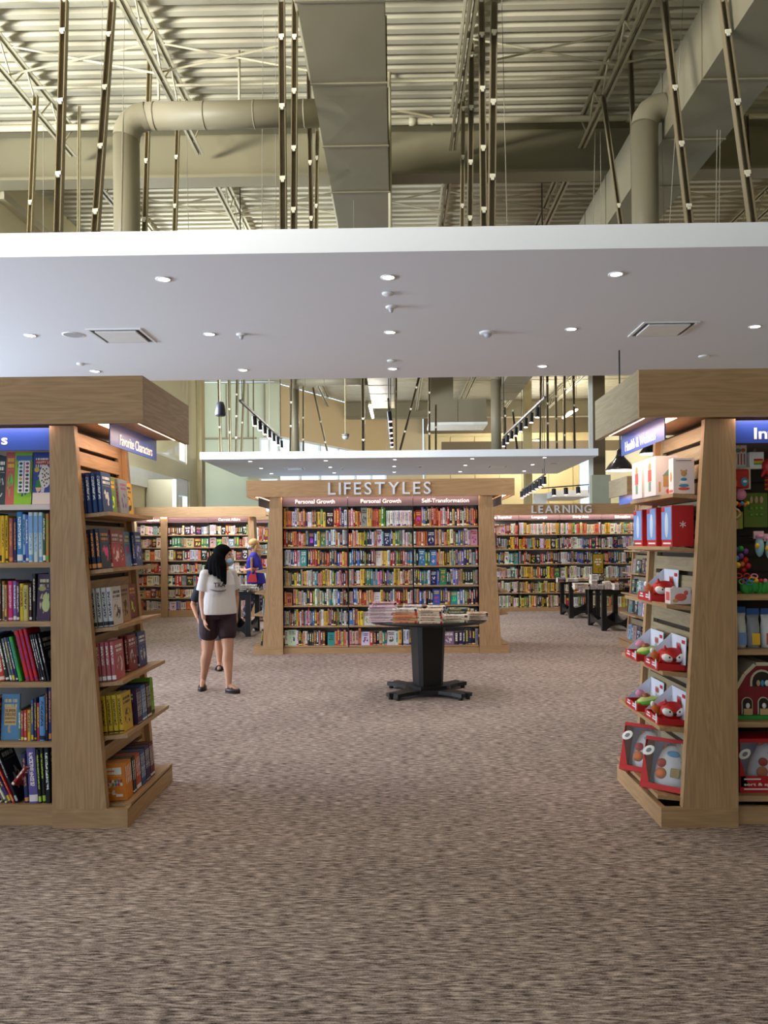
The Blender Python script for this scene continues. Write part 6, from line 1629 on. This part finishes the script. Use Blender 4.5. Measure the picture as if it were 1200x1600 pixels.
# hair: long, black, over back and chest
h = MB(); hr = hf.cross(Vector((0, 0, 1))).normalized(); a_ = math.atan2(hf.y, hf.x)
h.ball(hc + Vector((0, 0, .040)) - hf * .026, (.105, .092, .098), (0, 0, a_), 18)
h.ball(hc - hf * .065 + Vector((0, 0, -.05)), (.062, .088, .13), (0, 0, a_), 16)
for k, (off, end, r0, r1) in enumerate(((hr * .070 - hf * .005, Vector((.122, -.075, 1.19)), .042, .016), (hr * .080 - hf * .02, Vector((.09, -.072, 1.225)), .042, .02), (hr * .082 - hf * .035, Vector((.052, -.062, 1.26)), .044, .022),
        (hr * .075 - hf * .055, Vector((.005, -.045, 1.29)), .046, .026), (hr * .06 - hf * .075, Vector((-.045, -.02, 1.31)), .05, .03), (-hf * .09, Vector((-.098, .03, 1.325)), .056, .034), (-hf * .095, Vector((-.07, .10, 1.30)), .056, .034), (-hr * .05 - hf * .08, Vector((-.0, .19, 1.28)), .052, .03), (-hr * .05 - hf * .05, Vector((.06, .20, 1.28)), .046, .03))):
    p = hc + off; m_ = p.lerp(end, .5) + Vector((0, 0, .03)); chain(h, [(p, r0), (m_, r0 * .98), (end, r1)], 12)
body_obj('hair', h, plain('hair_black', (8, 7, 9), .85, noise=.2, scale=60, spec=.06), wm_, .007, 3)
# t-shirt
s = MB()
oval(s, [((.012, .10, .850), .205, .160, .7), ((.014, .098, .90), .204, .158, .7), ((.018, .092, .98), .190, .150, .7), ((.024, .088, 1.08), .178, .142, .7), ((.026, .082, 1.17), .176, .138, .7), ((.022, .088, 1.25), .168, .108, .7), ((.022, .09, 1.31), .12, .08, .7), ((.03, .088, 1.335), .075, .066, .7)], 24)
for (p, q) in ((sR, eR), (sL, eL)):
    s.ball(p, .058); s.tube([p + (q - p) * -.05, p + (q - p) * .3, p + (q - p) * .66], [.056, .066, .076], 16)
sh_ = body_obj('t_shirt', s, plain('shirt_white', (206, 202, 204), .8, noise=.03, scale=14), wm_, .007, 3)
pn = plain('shirt_print', (70, 62, 70), .7)
ax_c = (Vector((math.cos(.6), math.sin(.6), 0)), Vector((0, 0, 1)), Vector((math.sin(.6), -math.cos(.6), 0)))
fc = Vector((.058, -.064, 1.175))
text('shirt_lettering', 'TRA', pn, wm_, fc, .13, .05, axes=ax_c, local=True, depth=.004, bold=.02)
m = MB(); n_ = 10
pts = [fc + ax_c[0] * (-.105 + .021 * k) + ax_c[1] * (-.046 - .022 * math.sin(k / n_ * math.pi)) + ax_c[2] * (.008 - .03 * ((k - 5) / 5) ** 2) for k in range(n_ + 1)]
m.tube(pts, [.002 + .009 * math.sin(k / n_ * math.pi) for k in range(n_ + 1)], 8); m.link('shirt_swoosh', plain('shirt_print_grey', (120, 112, 124), .7), wm_, True, local=True)
# shorts
s = MB()
oval(s, [((.0, .105, .80), .182, .135, .35), ((.0, .10, .87), .180, .134, .35), ((.0, .10, .93), .168, .128, .35)], 24)
for (p, q) in ((hR, kR), (hL, kL)): chain(s, [(p, .112), (p + (q - p) * .50, .106)], 18)
body_obj('shorts', s, plain('shorts_plum', (46, 26, 36), .8), wm_, .007, 3)
# flat strapped shoes
SHOE = plain('shoe_dark', (44, 34, 38), .4); SOLE = plain('sole_dark', (24, 20, 20), .6)
for an, to in ((aR, tR), (aL, tL)):
    d_ = Vector((to.x - an.x, to.y - an.y, 0)).normalized(); sd_ = Vector((-d_.y, d_.x, 0)); he = Vector((an.x, an.y, 0)) - d_ * .045; te = Vector((to.x, to.y, 0)) + d_ * .022
    L_ = (te - he).length; P = []
    for k in range(20):
        a = 2 * math.pi * k / 20; tt = .5 - .5 * math.cos(a); wdt = (.036 + .012 * math.sin(tt * math.pi * .8)) * math.sin(a)
        P.append((he + d_ * L_ * tt + sd_ * wdt))
    MB().prism([(p.x, p.y) for p in P], 'Z', 0.001, .014).link('shoe_sole', SOLE, wm_, local=True)
    m = MB(); m.loft([[(p.x, p.y, z) for p in [he + d_ * L_ * .5 + (q - (he + d_ * L_ * .5)) * k for q in P]] for z, k in ((.014, 1.0), (.034, 1.02), (.050, .93))]); m.link('shoe_upper', SHOE, wm_, True, local=True)
    m = MB(); c_ = he + d_ * L_ * .52; m.tube([c_ + sd_ * .04 * math.cos(a) + Vector((0, 0, .018 + .048 * math.sin(a))) for a in [math.pi * k / 8 for k in range(9)]], .007, 6); m.link('shoe_strap', SHOE, wm_, True, local=True)

# --- the young person just behind her
O = W(330, 1044, 10.2); O.z = 0
kd = thing('person', 'young person in dark t-shirt and grey shorts half hidden behind the walking woman', 'person', O)
SK2 = skin('skin_tan', (186, 132, 104)); hc = Vector((.02, .06, 1.27)); hf = Vector((.8, -.5, 0)).normalized()
b = MB(); head(b, hc, hf, .95); chain(b, [((0, .07, 1.08), .05), ((.01, .065, 1.20), .045)])
oval(b, [((-.02, .08, .68), .10, .08, .2), ((-.02, .08, .76), .14, .10, .2), ((-.02, .08, .9), .13, .095, .2), ((-.015, .08, 1.03), .14, .095, .2), ((-.01, .08, 1.09), .12, .07, .2), ((0, .08, 1.12), .06, .05, .2)])
sR, sL = Vector((-.16, .06, 1.06)), Vector((.13, .12, 1.06)); eR, wR = Vector((-.245, .06, .84)), Vector((-.17, -.02, .68)); eL, wL = Vector((.18, .14, .85)), Vector((.19, .05, .68))
for p, q, r_ in ((sR, eR, wR), (sL, eL, wL)): chain(b, [(p, .042), (q, .033)]); chain(b, [(q, .034), (r_, .023)])
hand(b, wR, (.3, -.2, -.9), (.4, -.9, 0), (-.9, -.3, 0), .85); hand(b, wL, (.1, -.3, -.9), (-.4, -.9, 0), (.9, -.3, 0), .85)
hR, hL = Vector((-.10, .08, .70)), Vector((.06, .10, .70)); kR, aR = Vector((-.105, .09, .38)), Vector((-.125, .20, .09)); kL, aL = Vector((.085, .04, .38)), Vector((.10, .03, .075))
for p, q, r_ in ((hR, kR, aR), (hL, kL, aL)): chain(b, [(p, .08), (q, .049)]); chain(b, [(q, .049), (q.lerp(r_, .35) + Vector((0, .015, 0)), .050), (r_, .028)])
tR, tL = Vector((-.10, .06, .03)), Vector((.12, -.09, .03)); foot(b, aR, tR, .028); foot(b, aL, tL, .028)
body_obj('body', b, SK2, kd, .006, 4); eyes(kd, hc, hf, .95)
h = MB(); h.ball(hc + Vector((0, 0, .035)) - hf * .025, (.10, .09, .095), (0, 0, math.atan2(hf.y, hf.x)), 16); h.ball(hc - hf * .06 - Vector((0, 0, .03)), (.05, .085, .075), (0, 0, math.atan2(hf.y, hf.x)), 16); body_obj('hair', h, MATS['hair_black'], kd, .008, 3)
s = MB(); oval(s, [((-.02, .08, .70), .165, .125, .2), ((-.02, .08, .9), .155, .118, .2), ((-.015, .08, 1.03), .16, .112, .2), ((-.01, .08, 1.10), .125, .078, .2), ((0, .08, 1.13), .07, .06, .2)], 22)
for p, q in ((sR, eR), (sL, eL)): chain(s, [(p, .056), (p.lerp(q, .62), .062)])
body_obj('t_shirt', s, plain('shirt_navy', (34, 36, 48), .8), kd, .008, 3)
s = MB(); oval(s, [((-.02, .085, .64), .155, .115, .2), ((-.02, .08, .76), .15, .112, .2)], 22)
for p, q in ((hR, kR), (hL, kL)): chain(s, [(p, .092), (p.lerp(q, .82), .084)])
body_obj('shorts', s, plain('shorts_grey', (92, 92, 100), .8), kd, .008, 3)
for an, to in ((aR, tR), (aL, tL)):
    d_ = Vector((to.x - an.x, to.y - an.y, 0)).normalized(); sd_ = Vector((-d_.y, d_.x, 0)); he = Vector((an.x, an.y, 0)) - d_ * .04; te = Vector((to.x, to.y, 0)) + d_ * .035; L_ = (te - he).length
    P = [he + d_ * L_ * (.5 - .5 * math.cos(a)) + sd_ * .044 * math.sin(a) for a in [2 * math.pi * k / 18 for k in range(18)]]
    MB().prism([(p.x, p.y) for p in P], 'Z', .001, .02).link('sandal_sole', SOLE, kd, local=True); c_ = he + d_ * L_ * .68
    m = MB(); m.tube([c_ + sd_ * .046 * math.cos(a) + Vector((0, 0, .012 + .052 * math.sin(a))) for a in [math.pi * k / 8 for k in range(9)]], .012, 6); m.link('sandal_strap', plain('sandal_navy', (40, 42, 66), .6), kd, True, local=True)

# --- the shopper in blue further back
O = W(396, 969, 16.6); O.z = 0
bl_ = thing('person', 'blonde woman in bright blue blouse and patterned trousers holding a tan book', 'person', O)
SK3 = skin('skin_fair', (214, 166, 144)); hc = Vector((-.02, .05, 1.60)); hf = Vector((-.97, -.22, -.05)).normalized()
b = MB(); head(b, hc, hf); chain(b, [((.02, .05, 1.40), .055), ((-.005, .05, 1.52), .05)])
oval(b, [((.05, .05, .82), .10, .09, 1.4), ((.05, .05, .95), .16, .15, 1.4), ((.03, .05, 1.1), .15, .14, 1.4), ((.02, .05, 1.28), .165, .13, 1.4), ((.02, .05, 1.38), .15, .08, 1.4), ((.02, .05, 1.43), .06, .06, 1.4)])
sR, sL = Vector((.02, -.12, 1.36)), Vector((.04, .22, 1.36)); eR, wR = Vector((.11, -.17, 1.12)), Vector((-.10, -.19, 1.08)); eL, wL = Vector((.09, .26, 1.12)), Vector((-.13, .12, 1.10))
for p, q, r_ in ((sR, eR, wR), (sL, eL, wL)): chain(b, [(p, .05), (q, .04)]); chain(b, [(q, .04), (r_, .026)])
hand(b, wR, (-.95, .1, .1), (0, .3, .9), (0, -.95, .2)); hand(b, wL, (-.9, -.3, .1), (0, -.3, .9), (.2, .9, .2))
hR, hL = Vector((.05, -.03, .86)), Vector((.06, .13, .86)); kR, aR = Vector((-.04, -.04, .47)), Vector((-.16, -.06, .09)); kL, aL = Vector((.10, .12, .47)), Vector((.14, .13, .09))
for p, q, r_ in ((hR, kR, aR), (hL, kL, aL)): chain(b, [(p, .1), (q, .06)]); chain(b, [(q, .06), (r_, .036)])
tR, tL = Vector((-.34, -.09, .03)), Vector((-.04, .11, .03)); foot(b, aR, tR, .031); foot(b, aL, tL, .031)
body_obj('body', b, SK3, bl_, .0075, 4); eyes(bl_, hc, hf); mask(bl_, hc, hf)
h = MB(); a_ = math.atan2(hf.y, hf.x); h.ball(hc + Vector((0, 0, .04)) - hf * .025, (.108, .098, .10), (0, 0, a_), 16); h.ball(hc - hf * .075 - Vector((0, 0, .06)), (.062, .095, .13), (0, 0, a_), 16)
chain(h, [(hc - hf * .07, .08), (hc - hf * .12 - Vector((0, 0, .2)), .07), (hc - hf * .13 - Vector((0, 0, .27)), .04)]); body_obj('hair', h, plain('hair_blonde', (190, 150, 96), .45, noise=.2, scale=40), bl_, .009, 3)
s = MB(); oval(s, [((.06, .05, .80), .20, .20, 1.4), ((.05, .05, .95), .185, .185, 1.4), ((.02, .05, 1.12), .17, .17, 1.4), ((.01, .05, 1.28), .18, .15, 1.4), ((.02, .05, 1.39), .155, .09, 1.4), ((.02, .05, 1.45), .065, .065, 1.4)], 22)
for p, q in ((sR, eR), (sL, eL)): chain(s, [(p, .065), (p.lerp(q, .8), .068)])
body_obj('blouse', s, plain('blouse_blue', (44, 40, 150), .7), bl_, .009, 3)
def patterned():
    m, nt, b_ = newmat('trouser_pattern'); tc = N(nt, 'ShaderNodeTexCoord'); v = N(nt, 'ShaderNodeTexVoronoi'); v.inputs['Scale'].default_value = 13
    nt.links.new(tc.outputs['Object'], v.inputs['Vector']); f = math_n(nt, 'LESS_THAN', v.outputs['Distance'], .38); nt.links.new(mixc(nt, f, lin((38, 38, 70)), lin((150, 140, 156))), b_.inputs['Base Color']); b_.inputs['Roughness'].default_value = .8; return m
s = MB(); oval(s, [((.05, .05, .78), .17, .16, 1.4), ((.05, .05, .9), .175, .17, 1.4)], 22)
for p, q, r_ in ((hR, kR, aR), (hL, kL, aL)): chain(s, [(p, .115), (q, .095), (q.lerp(r_, .85), .085)])
body_obj('trousers', s, patterned(), bl_, .009, 3)
for an, to in ((aR, tR), (aL, tL)):
    d_ = Vector((to.x - an.x, to.y - an.y, 0)).normalized(); sd_ = Vector((-d_.y, d_.x, 0)); he = Vector((an.x, an.y, 0)) - d_ * .05; te = Vector((to.x, to.y, 0)) + d_ * .03; L_ = (te - he).length
    P = [he + d_ * L_ * (.5 - .5 * math.cos(a)) + sd_ * .045 * math.sin(a) for a in [2 * math.pi * k / 18 for k in range(18)]]
    MB().prism([(p.x, p.y) for p in P], 'Z', .001, .018).link('sandal_sole', SOLE, bl_, local=True); c_ = he + d_ * L_ * .6
    m = MB(); m.tube([c_ + sd_ * .044 * math.cos(a) + Vector((0, 0, .014 + .05 * math.sin(a))) for a in [math.pi * k / 8 for k in range(9)]], .009, 6); m.link('sandal_strap', SHOE, bl_, True, local=True)
MB().box(-.055, .075, -.235, -.222, .93, 1.10).link('bag_flap', plain('bag_coral', (206, 62, 70), .5), bl_, local=True) if False else None
Mb = Matrix.Translation(O + Vector((.02, -.27, .92)))
bg_ = thing('handbag', 'coral red handbag hanging at the side of the blonde woman', 'bag', O + Vector((.03, -.25, .88)))
MB().prism([(O.x - .07, .84), (O.x + .12, .84), (O.x + .10, 1.0), (O.x - .02, 1.0)], 'Y', O.y - .29, O.y - .21).link('bag_body', plain('bag_coral', (206, 62, 70), .5), bg_)
MB().tube([(O.x, O.y - .25, 1.0), (O.x + .04, O.y - .22, 1.10), (O.x + .10, O.y - .20, 1.12), (O.x + .08, O.y - .25, 1.0)], .008, 6).link('bag_handle', plain('bag_coral', (206, 62, 70), .5), bg_)
M = frame(O + Vector((-.16, -.20, 1.08)), '+x', lean=0, tilt=10)
solo_book('held_book', 'tan book held upright by the blonde woman in blue', 'book', Matrix.Translation(O + Vector((.02, -.30, 1.05))), .03, .14, .30, (206, 170, 120), None, None, None, True)
